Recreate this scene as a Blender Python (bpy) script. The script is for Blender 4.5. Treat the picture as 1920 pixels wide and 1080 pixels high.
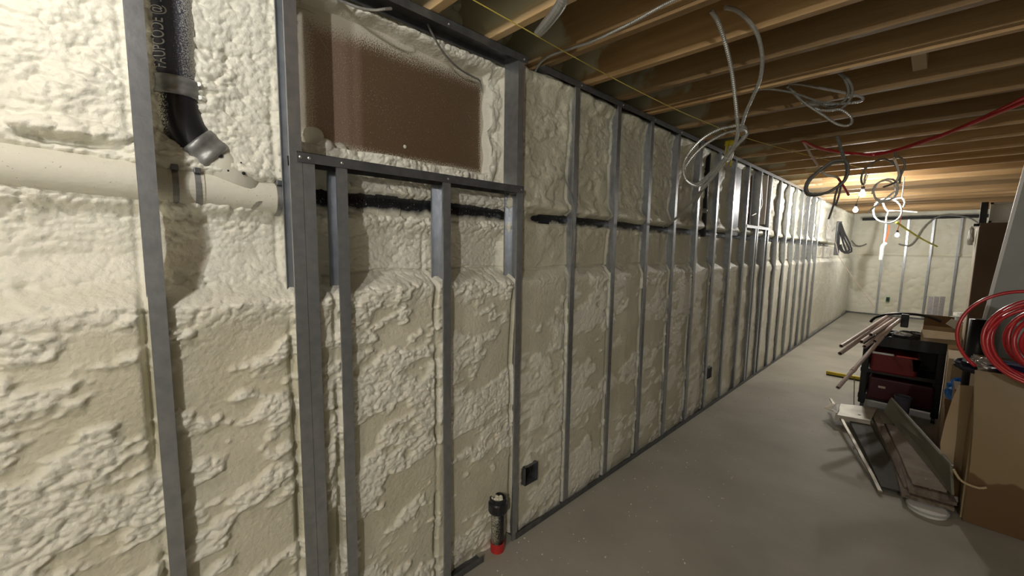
import bpy, math, random
import numpy as np
from mathutils import Vector, Matrix
random.seed(7)
for o in list(bpy.data.objects): bpy.data.objects.remove(o)
S = bpy.context.scene
COL = S.collection
# ---------------------------------------------------------------- camera
F = 757.6
YAW, PIT, ROL = math.radians(46.187), math.radians(6.053), math.radians(-0.856)
CP = np.array([1.363, 0.0, 1.5])
_f = np.array([-math.sin(YAW)*math.cos(PIT), math.cos(YAW)*math.cos(PIT), -math.sin(PIT)])
_r = np.array([math.cos(YAW), math.sin(YAW), 0.0]); _d = np.cross(_f, _r)
RT = math.cos(ROL)*_r + math.sin(ROL)*_d; DN = math.cos(ROL)*_d - math.sin(ROL)*_r; FW = _f
cam = bpy.data.cameras.new('camera'); cam.sensor_width = 36; cam.lens = F/1920*36; cam.clip_start = .02
co = bpy.data.objects.new('camera', cam); COL.objects.link(co)
M = Matrix.Identity(4)
for i in range(3):
    M[i][0] = RT[i]; M[i][1] = -DN[i]; M[i][2] = -FW[i]; M[i][3] = CP[i]
co.matrix_world = M; S.camera = co
def W(x, y, ax, val):
    """a measured point of the photograph placed on a real plane of the room (ax 0/1/2 = val)"""
    v = (x-960)*RT + (y-540)*DN + F*FW
    t = (val-CP[ax])/v[ax]; return Vector(CP + t*v)
# ---------------------------------------------------------------- world, exposure
wd = bpy.data.worlds.new('world'); S.world = wd; wd.use_nodes = True
wd.node_tree.nodes['Background'].inputs[0].default_value = (.5, .55, .6, 1)
wd.node_tree.nodes['Background'].inputs[1].default_value = .05
S.view_settings.view_transform = 'Standard'; S.view_settings.look = 'None'
S.view_settings.exposure = 0.12; S.view_settings.gamma = 1; S.view_settings.use_curve_mapping = False
BULBS = [  # position, emission, label
 ((.56, -0.30, 2.30), 400, 'bare bulb hung close to the foam wall left of the view'),
 ((2.3, -1.6, 2.12), 2400, 'added fill bulb, unseen, under the joists behind the camera'),  # unseen bulb added as fill for the floor and lower wall
 (tuple(W(1617, 364, 1, 6.45)), 1350, 'upper of the two glaring bulbs under the joists'),
 (tuple(W(1604, 394, 1, 8.3)), 1100, 'lower left glaring bulb beside the top of the stud wall'),
 (tuple(W(1682, 441, 1, 10.9)), 850, 'glaring bulb hung low in front of the end wall studs'),
]
BULB_COL = (1.0, .975, .925)
# ---------------------------------------------------------------- materials
def mat(name, col, rough=.6, metal=0, spec=.4, col2=None, scale=8, detail=4, stretch=(1, 1, 1), bump=0, bscale=40, coord='Object', lo=.35, hi=.65, trans=0, emis=None):
    m = bpy.data.materials.new(name); m.use_nodes = True; nt = m.node_tree; b = nt.nodes['Principled BSDF']
    b.inputs['Base Color'].default_value = (*col, 1); b.inputs['Roughness'].default_value = rough
    b.inputs['Metallic'].default_value = metal; b.inputs['Specular IOR Level'].default_value = spec
    if trans: b.inputs['Transmission Weight'].default_value = trans
    if emis: b.inputs['Emission Color'].default_value = (*emis[0], 1); b.inputs['Emission Strength'].default_value = emis[1]
    tc = nt.nodes.new('ShaderNodeTexCoord'); mp = nt.nodes.new('ShaderNodeMapping'); nt.links.new(tc.outputs[coord], mp.inputs[0])
    mp.inputs['Scale'].default_value = stretch
    m['vec'] = 1
    if col2:
        n = nt.nodes.new('ShaderNodeTexNoise'); n.inputs['Scale'].default_value = scale; n.inputs['Detail'].default_value = detail
        nt.links.new(mp.outputs[0], n.inputs['Vector'])
        r = nt.nodes.new('ShaderNodeMapRange'); r.inputs[1].default_value = lo; r.inputs[2].default_value = hi
        nt.links.new(n.outputs[0], r.inputs[0])
        mx = nt.nodes.new('ShaderNodeMix'); mx.data_type = 'RGBA'; mx.name = 'cmix'
        mx.inputs[6].default_value = (*col, 1); mx.inputs[7].default_value = (*col2, 1)
        nt.links.new(r.outputs[0], mx.inputs[0]); nt.links.new(mx.outputs[2], b.inputs['Base Color'])
    if bump:
        n = nt.nodes.new('ShaderNodeTexNoise'); n.inputs['Scale'].default_value = bscale; n.inputs['Detail'].default_value = 5
        nt.links.new(mp.outputs[0], n.inputs['Vector'])
        bp = nt.nodes.new('ShaderNodeBump'); bp.inputs['Strength'].default_value = bump; bp.inputs['Distance'].default_value = .01
        nt.links.new(n.outputs[0], bp.inputs['Height']); nt.links.new(bp.outputs[0], b.inputs['Normal'])
    return m
FOAM = (.80, .775, .655); FOAM2 = (.73, .70, .555)
m_foam = mat('spray_foam', FOAM, .55, spec=.35, col2=FOAM2, scale=3.2, bump=.35, bscale=55)
m_foamw = mat('spray_foam_wall', (.69, .66, .53), .5, spec=.4, col2=(.62, .59, .45), scale=3.2, bump=.45, bscale=70)
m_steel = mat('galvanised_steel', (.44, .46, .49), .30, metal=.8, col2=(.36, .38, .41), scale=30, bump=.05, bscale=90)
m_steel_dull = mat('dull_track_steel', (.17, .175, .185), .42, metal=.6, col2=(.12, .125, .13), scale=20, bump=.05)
m_joist = mat('joist_lumber', (.52, .345, .17), .62, col2=(.37, .225, .095), scale=6, stretch=(.35, 4, 4), bump=.15, bscale=30, lo=.3, hi=.7)
m_joist_lit = mat('lamp_lit_joist', (.74, .54, .30), .6, col2=(.60, .40, .19), scale=6, stretch=(.5, 4, 4), bump=.1)  # joist wood made paler: nearness to the lamp put into the colour
m_sub = mat('subfloor_sheet', (.42, .27, .13), .8, col2=(.30, .18, .08), scale=14, bump=.2)
m_floor = mat('concrete_floor', (.43, .41, .345), .62, spec=.3, col2=(.29, .275, .225), scale=1.6, detail=9, bump=.18, bscale=26, lo=.3, hi=.75)
m_conc = mat('concrete_wall', (.38, .37, .34), .8, col2=(.30, .29, .26), scale=2, bump=.2)
m_abs = mat('black_plastic_pipe', (.016, .017, .02), .32, spec=.5, bump=.03)
m_black = mat('black_plastic', (.012, .012, .014), .4, bump=.05)
m_blackcloth = mat('dark_sheath', (.03, .03, .032), .55)
m_mc = mat('armored_cable_metal', (.52, .52, .50), .35, metal=.75, bump=.02)
m_mcd = mat('grey_cable', (.20, .20, .18), .5, metal=.2)
m_white = mat('white_sheath', (.78, .77, .73), .45)
m_string = mat('yellow_string', (.72, .58, .12), .7)
m_red = mat('red_tubing', (.46, .02, .025), .28, spec=.6)
m_redtape = mat('red_tape', (.50, .03, .03), .5)
m_card = mat('cardboard', (.32, .23, .125), .75, col2=(.27, .19, .10), scale=3, bump=.06, bscale=20)
m_cardd = mat('stained_cardboard', (.20, .115, .05), .7, col2=(.15, .085, .035), scale=3)
m_cardl = mat('pale_cardboard', (.55, .43, .28), .75, col2=(.48, .36, .22), scale=4)
m_pvc = mat('pinkish_conduit', (.60, .47, .42), .4, col2=(.50, .38, .33), scale=9)
m_maroon = mat('maroon_case', (.05, .005, .012), .4)
m_redcase = mat('red_case', (.15, .006, .009), .35)
m_orange = mat('orange_label', (.70, .16, .05), .5)
m_plank = mat('weathered_plank', (.22, .175, .13), .8, col2=(.12, .09, .065), scale=7, stretch=(5, .6, 5), bump=.5, bscale=30)
m_grey = mat('grey_green_panel', (.22, .205, .155), .7, col2=(.17, .16, .12), scale=4, bump=.15)
m_dry = mat('grey_sheet', (.46, .47, .45), .7, col2=(.38, .39, .37), scale=5, bump=.1)
m_tin = mat('dusty_sheet_metal', (.36, .33, .27), .45, metal=.4, col2=(.25, .225, .18), scale=9)
m_blue = mat('blue_plastic_sheet', (.02, .16, .55), .35)
m_purple = mat('dark_blue_cloth', (.03, .022, .11), .7, bump=.3)
m_silver = mat('crumpled_foil', (.62, .62, .62), .3, metal=.6, bump=.6, bscale=30)
m_yellow = mat('yellow_plastic', (.55, .42, .02), .45)
m_green = mat('green_box', (.02, .14, .08), .5)
m_dark = mat('dark_opening', (.012, .012, .012), .6)
m_paper = mat('white_paper', (.72, .66, .56), .7)
m_box_lit = mat('lit_box_side', (.58, .50, .38), .6, col2=(.52, .44, .33), scale=4)  # pale tone paints the light falling on the tall box's side
m_brownbox = mat('brown_sheet', (.15, .085, .04), .6, col2=(.11, .06, .028), scale=3)
def bulbmat(e):
    return mat('lit_bulb', (1, 1, 1), .5, emis=(BULB_COL, e))
# ---------- node helpers for the special ones
def special(m, build):
    nt = m.node_tree; build(nt, nt.nodes['Principled BSDF'])
def overspray_pipe(nt, b, zc, slope):
    # foam dust stuck on the pipe: everywhere left of the wye, and on the underside further along
    N = nt.nodes.new; L = nt.links.new
    g = N('ShaderNodeNewGeometry'); s = N('ShaderNodeSeparateXYZ'); L(g.outputs['Position'], s.inputs[0])
    n = N('ShaderNodeTexNoise'); n.inputs['Scale'].default_value = 18; n.inputs['Detail'].default_value = 6; L(g.outputs['Position'], n.inputs['Vector'])
    n2 = N('ShaderNodeTexNoise'); n2.inputs['Scale'].default_value = 170; L(g.outputs['Position'], n2.inputs['Vector'])
    def mth(op, a, c=None, **k):
        q = N('ShaderNodeMath'); q.operation = op
        for i, v in enumerate((a, c)):
            if v is None: continue
            if isinstance(v, (int, float)): q.inputs[i].default_value = v
            else: L(v, q.inputs[i])
        return q.outputs[0]
    def rng(v, a, c, lo=0., hi=1.):
        q = N('ShaderNodeMapRange'); L(v, q.inputs[0]); q.inputs[1].default_value = a; q.inputs[2].default_value = c
        q.inputs[3].default_value = lo; q.inputs[4].default_value = hi; return q.outputs[0]
    zr = mth('SUBTRACT', mth('ADD', s.outputs[2], mth('MULTIPLY', s.outputs[1], slope)), zc)
    zr = mth('ADD', zr, mth('MULTIPLY', mth('SUBTRACT', n.outputs[0], .5), .05))
    low = rng(zr, -.004, -.024)
    left = rng(s.outputs[1], .43, .36)
    speck = mth('MULTIPLY', rng(n2.outputs[0], .66, .70), .6)
    fac = mth('MAXIMUM', mth('MAXIMUM', low, left), speck)
    holes = rng(n2.outputs[0], .30, .26); fac = mth('MULTIPLY', fac, mth('SUBTRACT', 1, mth('MULTIPLY', holes, .5)))
    mx = N('ShaderNodeMix'); mx.data_type = 'RGBA'; mx.inputs[6].default_value = (.016, .017, .02, 1); mx.inputs[7].default_value = (.70, .68, .58, 1)
    L(fac, mx.inputs[0]); L(mx.outputs[2], b.inputs['Base Color']); L(rng(fac, 0, 1, .3, .7), b.inputs['Roughness'])
m_hpipe = mat('foam_dusted_drain_pipe', (.02, .02, .02), .4, bump=.2, bscale=60); special(m_hpipe, lambda nt, b: overspray_pipe(nt, b, 1.642, .0065))
def dusted(name, base, dust, axis_y0, axis_y1, left_edge=None, rough=.35):
    """base colour with foam dust that thickens between two positions along the wall"""
    m = mat(name, base, rough); nt = m.node_tree; b = nt.nodes['Principled BSDF']; N = nt.nodes.new; L = nt.links.new
    g = N('ShaderNodeNewGeometry'); s = N('ShaderNodeSeparateXYZ'); L(g.outputs['Position'], s.inputs[0])
    n = N('ShaderNodeTexNoise'); n.inputs['Scale'].default_value = 330; n.inputs['Detail'].default_value = 3; L(g.outputs['Position'], n.inputs['Vector'])
    q = N('ShaderNodeMapRange'); L(s.outputs[1], q.inputs[0]); q.inputs[1].default_value = axis_y0; q.inputs[2].default_value = axis_y1; q.inputs[3].default_value = -.34; q.inputs[4].default_value = .22
    a = N('ShaderNodeMath'); a.operation = 'ADD'; L(q.outputs[0], a.inputs[0]); L(n.outputs[0], a.inputs[1])
    last = a.outputs[0]
    if left_edge:
        q2 = N('ShaderNodeMapRange'); L(s.outputs[1], q2.inputs[0]); q2.inputs[1].default_value = left_edge[0]; q2.inputs[2].default_value = left_edge[1]; q2.inputs[3].default_value = .5; q2.inputs[4].default_value = 0
        a2 = N('ShaderNodeMath'); a2.operation = 'ADD'; L(last, a2.inputs[0]); L(q2.outputs[0], a2.inputs[1]); last = a2.outputs[0]
    r = N('ShaderNodeMapRange'); L(last, r.inputs[0]); r.inputs[1].default_value = .47; r.inputs[2].default_value = .62
    mx = N('ShaderNodeMix'); mx.data_type = 'RGBA'; mx.inputs[6].default_value = (*base, 1); mx.inputs[7].default_value = (*dust, 1)
    L(r.outputs[0], mx.inputs[0]); L(mx.outputs[2], b.inputs['Base Color'])
    return m
m_riser = dusted('riser_pipe_with_dust', (.085, .09, .12), (.66, .66, .62), .10, .19, left_edge=(.075, .10))
m_elbow = dusted('elbow_with_dust', (.014, .014, .017), (.66, .64, .52), .16, .34, left_edge=(.09, .125))
m_wye = mat('foam_covered_branch', (.66, .64, .56), .6, col2=(.60, .58, .48), scale=12, bump=.15)
m_band = mat('dusty_clamp_band', (.34, .34, .33), .4, metal=.5, col2=(.22, .22, .21), scale=30)
def boardmat():
    m = mat('brown_backer_board', (.19, .105, .055), .6, bump=.15, bscale=120); nt = m.node_tree; b = nt.nodes['Principled BSDF']; N = nt.nodes.new; L = nt.links.new
    g = N('ShaderNodeNewGeometry'); s = N('ShaderNodeSeparateXYZ'); L(g.outputs['Position'], s.inputs[0])
    n = N('ShaderNodeTexNoise'); n.inputs['Scale'].default_value = 230; L(g.outputs['Position'], n.inputs['Vector'])
    n2 = N('ShaderNodeTexNoise'); n2.inputs['Scale'].default_value = 7; n2.inputs['Detail'].default_value = 5; L(g.outputs['Position'], n2.inputs['Vector'])
    def rng(v, a, c, lo, hi):
        q = N('ShaderNodeMapRange'); L(v, q.inputs[0]); q.inputs[1].default_value = a; q.inputs[2].default_value = c; q.inputs[3].default_value = lo; q.inputs[4].default_value = hi; return q.outputs[0]
    def mth(op, a, c):
        q = N('ShaderNodeMath'); q.operation = op
        for i, v in enumerate((a, c)):
            if isinstance(v, (int, float)): q.inputs[i].default_value = v
            else: L(v, q.inputs[i])
        return q.outputs[0]
    edge = mth('MAXIMUM', mth('MAXIMUM', rng(s.outputs[1], .475, .535, 1, 0), rng(s.outputs[1], 1.255, 1.285, 0, 1)), mth('MAXIMUM', rng(s.outputs[2], 1.875, 1.835, 0, 1), rng(s.outputs[2], 2.21, 2.29, 0, 1)))
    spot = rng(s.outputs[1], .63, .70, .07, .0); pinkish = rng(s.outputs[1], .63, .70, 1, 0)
    v = mth('ADD', mth('ADD', n.outputs[0], mth('MULTIPLY', edge, .42)), mth('ADD', spot, mth('MULTIPLY', mth('SUBTRACT', n2.outputs[0], .5), .12)))
    fac = mth('MULTIPLY', rng(v, .63, .86, 0, 1), .85)
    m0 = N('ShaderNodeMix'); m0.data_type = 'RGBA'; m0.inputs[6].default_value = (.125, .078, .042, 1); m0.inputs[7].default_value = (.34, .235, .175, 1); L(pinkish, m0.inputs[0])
    mx = N('ShaderNodeMix'); mx.data_type = 'RGBA'; mx.inputs[6].default_value = (.125, .078, .042, 1); mx.inputs[7].default_value = (.66, .62, .52, 1)
    L(m0.outputs[2], mx.inputs[6]); L(fac, mx.inputs[0]); L(mx.outputs[2], b.inputs['Base Color']); return m
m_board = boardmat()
def wall_overspray(m, x0, x1):
    nt = m.node_tree; N = nt.nodes.new; L = nt.links.new; g = N('ShaderNodeNewGeometry'); s = N('ShaderNodeSeparateXYZ'); L(g.outputs['Position'], s.inputs[0])
    n = N('ShaderNodeTexNoise'); n.inputs['Scale'].default_value = 4.5; n.inputs['Detail'].default_value = 3; L(g.outputs['Position'], n.inputs['Vector'])
    a = N('ShaderNodeMath'); a.operation = 'MULTIPLY_ADD'; L(n.outputs[0], a.inputs[0]); a.inputs[1].default_value = -1.1; L(s.outputs[0], a.inputs[2])
    r = N('ShaderNodeMapRange'); L(a.outputs[0], r.inputs[0]); r.inputs[1].default_value = x1; r.inputs[2].default_value = x0
    z = N('ShaderNodeMapRange'); L(s.outputs[2], z.inputs[0]); z.inputs[1].default_value = 2.37; z.inputs[2].default_value = 2.41
    p = N('ShaderNodeMath'); p.operation = 'MULTIPLY'; L(r.outputs[0], p.inputs[0]); L(z.outputs[0], p.inputs[1])
    mx = N('ShaderNodeMix'); mx.data_type = 'RGBA'; L(p.outputs[0], mx.inputs[0]); L(nt.nodes['cmix'].outputs[2], mx.inputs[6]); mx.inputs[7].default_value = (.62, .59, .44, 1)
    L(mx.outputs[2], nt.nodes['Principled BSDF'].inputs['Base Color'])
def vary(m, lo, hi):
    nt = m.node_tree; N = nt.nodes.new; L = nt.links.new; oi = N('ShaderNodeObjectInfo'); r = N('ShaderNodeMapRange'); L(oi.outputs['Random'], r.inputs[0]); r.inputs[3].default_value = lo; r.inputs[4].default_value = hi
    h = N('ShaderNodeHueSaturation'); L(r.outputs[0], h.inputs['Value']); b = nt.nodes['Principled BSDF']; l = b.inputs['Base Color'].links[0].from_socket; L(l, h.inputs['Color']); L(h.outputs[0], b.inputs['Base Color'])
wall_overspray(m_joist, -.42, -.34); wall_overspray(m_joist_lit, -.16, -.06); wall_overspray(m_sub, 0.0, .12); vary(m_joist, .45, 1.12)
# ---------------------------------------------------------------- mesh helpers
class MB:
    def __init__(s): s.v = []; s.f = []
    def add(s, vs, fs):
        n = len(s.v); s.v += [tuple(v) for v in vs]; s.f += [tuple(i+n for i in f) for f in fs]; return s
    def box(s, x0, x1, y0, y1, z0, z1):
        return s.add([(x0, y0, z0), (x1, y0, z0), (x1, y1, z0), (x0, y1, z0), (x0, y0, z1), (x1, y0, z1), (x1, y1, z1), (x0, y1, z1)],
                     [(0, 3, 2, 1), (4, 5, 6, 7), (0, 1, 5, 4), (1, 2, 6, 5), (2, 3, 7, 6), (3, 0, 4, 7)])
    def slab(s, quad, th):
        """quad of four corners given thickness th along its normal"""
        q = [Vector(p) for p in quad]; n = (q[1]-q[0]).cross(q[3]-q[0]).normalized()*th
        return s.add([*q, *[p+n for p in q]], [(3, 2, 1, 0), (4, 5, 6, 7), (0, 1, 5, 4), (1, 2, 6, 5), (2, 3, 7, 6), (3, 0, 4, 7)])
    def tube(s, pts, r, n=8, caps=True, radii=None):
        pts = [Vector(p) for p in pts]; rings = []
        t0 = (pts[1]-pts[0]).normalized(); u = t0.orthogonal().normalized()
        for i, p in enumerate(pts):
            t = (pts[min(i+1, len(pts)-1)]-pts[max(i-1, 0)]).normalized()
            u = (u - t*u.dot(t)).normalized(); w = t.cross(u); rr = radii[i] if radii else r
            rings.append([p + (u*math.cos(2*math.pi*k/n)+w*math.sin(2*math.pi*k/n))*rr for k in range(n)])
        vs = [v for rg in rings for v in rg]; fs = []
        for i in range(len(pts)-1):
            for k in range(n): fs.append((i*n+k, i*n+(k+1) % n, (i+1)*n+(k+1) % n, (i+1)*n+k))
        if caps: fs.append(tuple(range(n))[::-1]); fs.append(tuple((len(pts)-1)*n+k for k in range(n)))
        return s.add(vs, fs)
    def hollow(s, a, b, r, th, n=16):
        a, b = Vector(a), Vector(b); t = (b-a).normalized(); u = t.orthogonal().normalized(); w = t.cross(u)
        vs = []
        for p, rr in ((a, r), (b, r), (b, r-th), (a, r-th)):
            vs += [p+(u*math.cos(2*math.pi*k/n)+w*math.sin(2*math.pi*k/n))*rr for k in range(n)]
        fs = []
        for j in range(4):
            for k in range(n): fs.append((j*n+k, j*n+(k+1) % n, ((j+1) % 4)*n+(k+1) % n, ((j+1) % 4)*n+k))
        return s.add(vs, fs)
    def ball(s, c, r, sx=1, sy=1, sz=1, n=14, m=9):
        c = Vector(c); vs = []; fs = []
        for i in range(m+1):
            a = math.pi*i/m
            for k in range(n):
                b = 2*math.pi*k/n; vs.append(c+Vector((r*sx*math.sin(a)*math.cos(b), r*sy*math.sin(a)*math.sin(b), r*sz*math.cos(a))))
        for i in range(m):
            for k in range(n): fs.append((i*n+k, (i+1)*n+k, (i+1)*n+(k+1) % n, i*n+(k+1) % n))
        return s.add(vs, fs)
    def build(s, name, m, parent=None, smooth=False, bevel=0):
        me = bpy.data.meshes.new(name); me.from_pydata(s.v, [], s.f); me.materials.append(m)
        if smooth: me.shade_smooth()
        o = bpy.data.objects.new(name, me); COL.objects.link(o)
        if parent:
            o.parent = parent; o.matrix_parent_inverse = Matrix.Translation(-parent.location)
        if bevel:
            bv = o.modifiers.new('bevel', 'BEVEL'); bv.width = bevel; bv.segments = 2; bv.limit_method = 'ANGLE'
        return o
def tag(o, label=None, cat=None, group=None, kind=None):
    if label: o['label'] = label
    if cat: o['category'] = cat
    if group: o['group'] = group
    if kind: o['kind'] = kind
    return o
def thing(name, label, cat, loc=(0, 0, 0), group=None):
    o = bpy.data.objects.new(name, None); COL.objects.link(o); o.location = loc; o.empty_display_size = .1
    return tag(o, label, cat, group)
def spline(pts, step=.02):
    """smooth dense path through points (Catmull-Rom)"""
    P = [Vector(p) for p in pts]; P = [P[0]*2-P[1]]+P+[P[-1]*2-P[-2]]; out = []
    for i in range(1, len(P)-2):
        a, b, c, d = P[i-1], P[i], P[i+1], P[i+2]; k = max(2, int((c-b).length/step))
        for j in range(k):
            t = j/k; out.append(.5*((2*b)+(c-a)*t+(2*a-5*b+4*c-d)*t*t+(3*b-a-3*c+d)*t**3))
    out.append(P[-2]); return out
def cable(mb, pts, r, corr=0, n=7, step=.02):
    if corr:
        p = spline(pts, corr/2); mb.tube(p, r, n, radii=[r*(1.0 if i % 2 else .84) for i in range(len(p))])
    else: mb.tube(spline(pts, step), r, n)
    return mb
# ---------------------------------------------------------------- noise
rng = np.random.default_rng(3)
TAB = rng.random((256, 256, 3)).astype(np.float32)
def vnoise(x, y, seed=0):
    xi = np.floor(x).astype(int); yi = np.floor(y).astype(int); fx = x-xi; fy = y-yi
    fx = fx*fx*(3-2*fx); fy = fy*fy*(3-2*fy)
    g = lambda a, b: TAB[(a+seed*37) % 256, (b+seed*91) % 256, 0]
    return (g(xi, yi)*(1-fx)+g(xi+1, yi)*fx)*(1-fy)+(g(xi, yi+1)*(1-fx)+g(xi+1, yi+1)*fx)*fy
def fbm(x, y, o=4, seed=0):
    s = 0; a = .5; t = 0
    for i in range(o): s = s+a*vnoise(x*2**i, y*2**i, seed+i); t += a; a *= .5
    return s/t
def lumps(x, y, seed=0):
    """rounded cells, 0..1"""
    xi = np.floor(x).astype(int); yi = np.floor(y).astype(int); best = np.zeros_like(x)
    for dx in (-1, 0, 1):
        for dy in (-1, 0, 1):
            cx = xi+dx; cy = yi+dy; a = (cx+seed*53) % 256; b = (cy+seed*29) % 256
            px = cx+TAB[a, b, 0]; py = cy+TAB[a, b, 1]; r = .55+.5*TAB[a, b, 2]
            h = 1-((x-px)**2+(y-py)**2)/(r*r); best = np.maximum(best, h*(.6+.4*TAB[a, b, 2]))
    return np.sqrt(np.clip(best, 0, 1))
def sst(a, b, x):
    t = np.clip((x-a)/(b-a), 0, 1); return t*t*(3-2*t)
STUDS = [1.363+.4064*k for k in range(18)]
ZP = lambda Y: 1.642-.0065*Y+.045*np.maximum(.4-Y, 0)
DET = {}
def foam_depth(Y, Z):
    wx = Y+.05*(fbm(Y*9, Z*9, 3, 5)-.5); wz = Z+.05*(fbm(Y*9, Z*9, 3, 9)-.5)
    near = 1-sst(1.33, 1.42, Y)
    far = sst(3.0, 7.0, Y)
    low = -.046*near-.034*(1-near)+(.010+.014*near)*(fbm(Y*2.2, Z*2.6, 3, 1)-.5)*2
    up = -.15*near+-.064*(1-near)+.02*(fbm(Y*3, Z*3, 3, 2)-.5)*2*(.4+.6*near)
    zs = 1.375+.03*(fbm(Y*4, Z*0+3, 2, 4)-.5)-.006*(Y-2)*(Y > 2)
    t = sst(-.055, .008, Z-zs)
    X = low*(1-t)+up*t
    # lump fields
    L1 = lumps(wx*40, wz*58, 1); L2 = lumps(wx*85, wz*110, 2); L3 = lumps(wx*16, wz*24, 3)
    mask = sst(.46, .56, .55*fbm(Y*3.2+2, Z*6-Y*1.2, 3, 7)+.45*fbm(Y*13, Z*24-Y*4, 3, 27)); DET['m'] = mask*(1-t)*(1-far*.6)+far*.5+np.maximum(t*near, np.exp(-((Z-zs+.045)/.06)**2)*(.3+.7*near))
    mask2 = sst(.40, .6, fbm(Y*5+9, Z*6, 3, 17))
    a_low = (mask*(.011*L1+.005*L2+.004*L3)+.0012*L1)*(1-.55*far)*(1-.5*sst(.5, 1.5, Y))
    ledge = np.exp(-((Z-zs+.05)/.06)**2)
    a_low = a_low+ledge*(.011*L1+.004*L2+.006*L3)*(.45+.55*near)
    upn = (.016*L1+.008*L2+.010*L3)*(.6+.4*mask2)
    upf = .003*L1*mask+.008*L3*mask+.014*lumps(wx*5, wz*6, 6)*mask2
    a_up = upn*near+upf*(1-near)
    smooth = sst(1.60, 1.50, Z)*sst(1.36, 1.42, Z)
    a_up = a_up*(1-.55*smooth)
    X = X+a_low*(1-t)+a_up*t
    # foam crawling up the underside and over the top of the horizontal pipe
    zp = ZP(Y)
    k = sst(.42, .55, Y)
    under = np.exp(-((Z-(zp-.052))/.035)**2)*(Z < zp-.02)
    X = X+under*.03*k*near
    over = sst(zp+.035, zp+.06, Z)*sst(zp+.14, zp+.06, Z)
    X = X+over*(.030*k+.018*(1-k))*(.6+.8*fbm(Y*7, Z*3, 2, 21))
    # far bays: foam covers all but a dark strip of the pipe
    kf = sst(1.42, 1.6, Y); gr = np.exp(-((Z-zp-.003-.008*fbm(Y*6, Z*0, 3, 31))/(.022+.010*(fbm(Y*5, Z*0, 3, 33)-.5)))**4)
    X = X-gr*.06*kf
    un2 = sst(1.40, 1.46, Z)*sst(1.60, 1.57, Z)*sst(.46, .40, Y); X = X-un2*.028
    # strip between the board and the stud: folded foam
    strip = sst(1.14, 1.17, Y)*sst(1.40, 1.36, Y)*sst(1.75, 1.8, Z)*sst(2.33, 2.28, Z)
    X = X*(1-strip)+strip*(-.182+.034*lumps(Y*24+2.5*fbm(Y*7, Z*9, 2, 3), Z*12+1.5*fbm(Y*9, Z*6, 2, 5), 8)+.010*lumps(Y*50, Z*34, 9))
    # recess for the board, foam lipping round it
    y0, y1 = .40, 1.285+.006*np.sin(Z*40)
    z0 = 1.838+.012*fbm(Y*8, Y*0, 2, 11); z1 = 2.315-.028*sst(.6, 1.2, Y)+.02*(fbm(Y*9, Y*0, 3, 12)-.5)
    ins = sst(y0, y0+.02, Y)*sst(y1+.008, y1-.008, Y)*sst(z0-.008, z0+.008, Z)*sst(z1+.01, z1-.01, Z)
    X = X*(1-ins)-.30*ins
    # two blobs at the lower left corner of the board
    for (by, bz, br, bh) in ((.505, 1.868, .035, .07), (.54, 1.835, .036, .07), (.60, 1.838, .03, .04), (.468, 1.79, .03, .05)):
        bl = np.clip(1-((Y-by)**2+(Z-bz)**2)/(br*br), 0, 1); X = np.where(bl > 0, np.maximum(X, -.20+bh*np.sqrt(bl)), X)
    # second window recess
    in2 = sst(4.72, 4.76, Y)*sst(5.52, 5.48, Y)*sst(1.76, 1.79, Z)*sst(2.33, 2.30, Z)
    X = X*(1-in2)-.26*in2
    # pockets between the joists
    pk = sst(2.33, 2.42, Z); X = X*(1-pk)+(-.20+.05*L3+.05*(fbm(Y*6, Z*6, 2, 14)-.5)-.03)*pk
    # bulges just under the joists
    bg = np.exp(-((Z-2.315)/.035)**2)*(Y > .3); X = X+bg*.03*lumps(wx*7, wz*5, 15)*(1-ins)
    # narrow gaps beside the studs
    for s in STUDS+[.036, .378, .513, .924, 4.95, 5.35]:
        if s > 8.6: continue
        g = np.exp(-((Y-(s-.008))/.009)**2)*(.1+.9*sst(.35, .6, fbm(Z*5+s*7, Z*0+s, 3, 19)))
        X = X-g*.035*(1-t*.8)
    for (oy, oz) in ((1.43, .255), (3.86, .285)):
        X = X-.06*sst(oy-.004, oy+.004, Y)*sst(oy+.096, oy+.09, Y)*sst(oz-.004, oz+.004, Z)*sst(oz+.092, oz+.086, Z)
    # shrink crack at the cold joint
    cr = np.exp(-((Z-zs-.012+.004*np.sin(Y*9))/.004)**2)*(Y > .5)
    X = X-cr*.02
    # circular drip nick and horizontal slot left of the first stud
    sl = np.exp(-((Y+.085)/.075)**4-((Z-1.738)/.011)**2); X = X-sl*.05
    sl2 = np.clip(1-((Y+.07)/.11)**2-((Z-1.765)/.03)**2, 0, 1); X = X+.03*np.sqrt(sl2)
    X = np.minimum(X, -.010)
    return X
def grid_wall(spec):
    V = []; Fc = []; n0 = 0; DET['all'] = []
    for (y0, y1, dy, z0, z1, dz) in spec:
        ny = int(round((y1-y0)/dy))+1; nz = int(round((z1-z0)/dz))+1
        ys = np.linspace(y0, y1, ny); zs = np.linspace(z0, z1, nz); Y, Z = np.meshgrid(ys, zs, indexing='ij')
        X = foam_depth(Y, Z); DET['all'].append(np.clip(DET['m'], 0, 1).ravel())
        V.append(np.stack([X.ravel(), Y.ravel(), Z.ravel()], 1))
        i, j = np.meshgrid(np.arange(ny-1), np.arange(nz-1), indexing='ij'); a = (i*nz+j).ravel()+n0
        Fc.append(np.stack([a, a+nz, a+nz+1, a+1], 1)); n0 += ny*nz
    return np.concatenate(V), np.concatenate(Fc)
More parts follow.
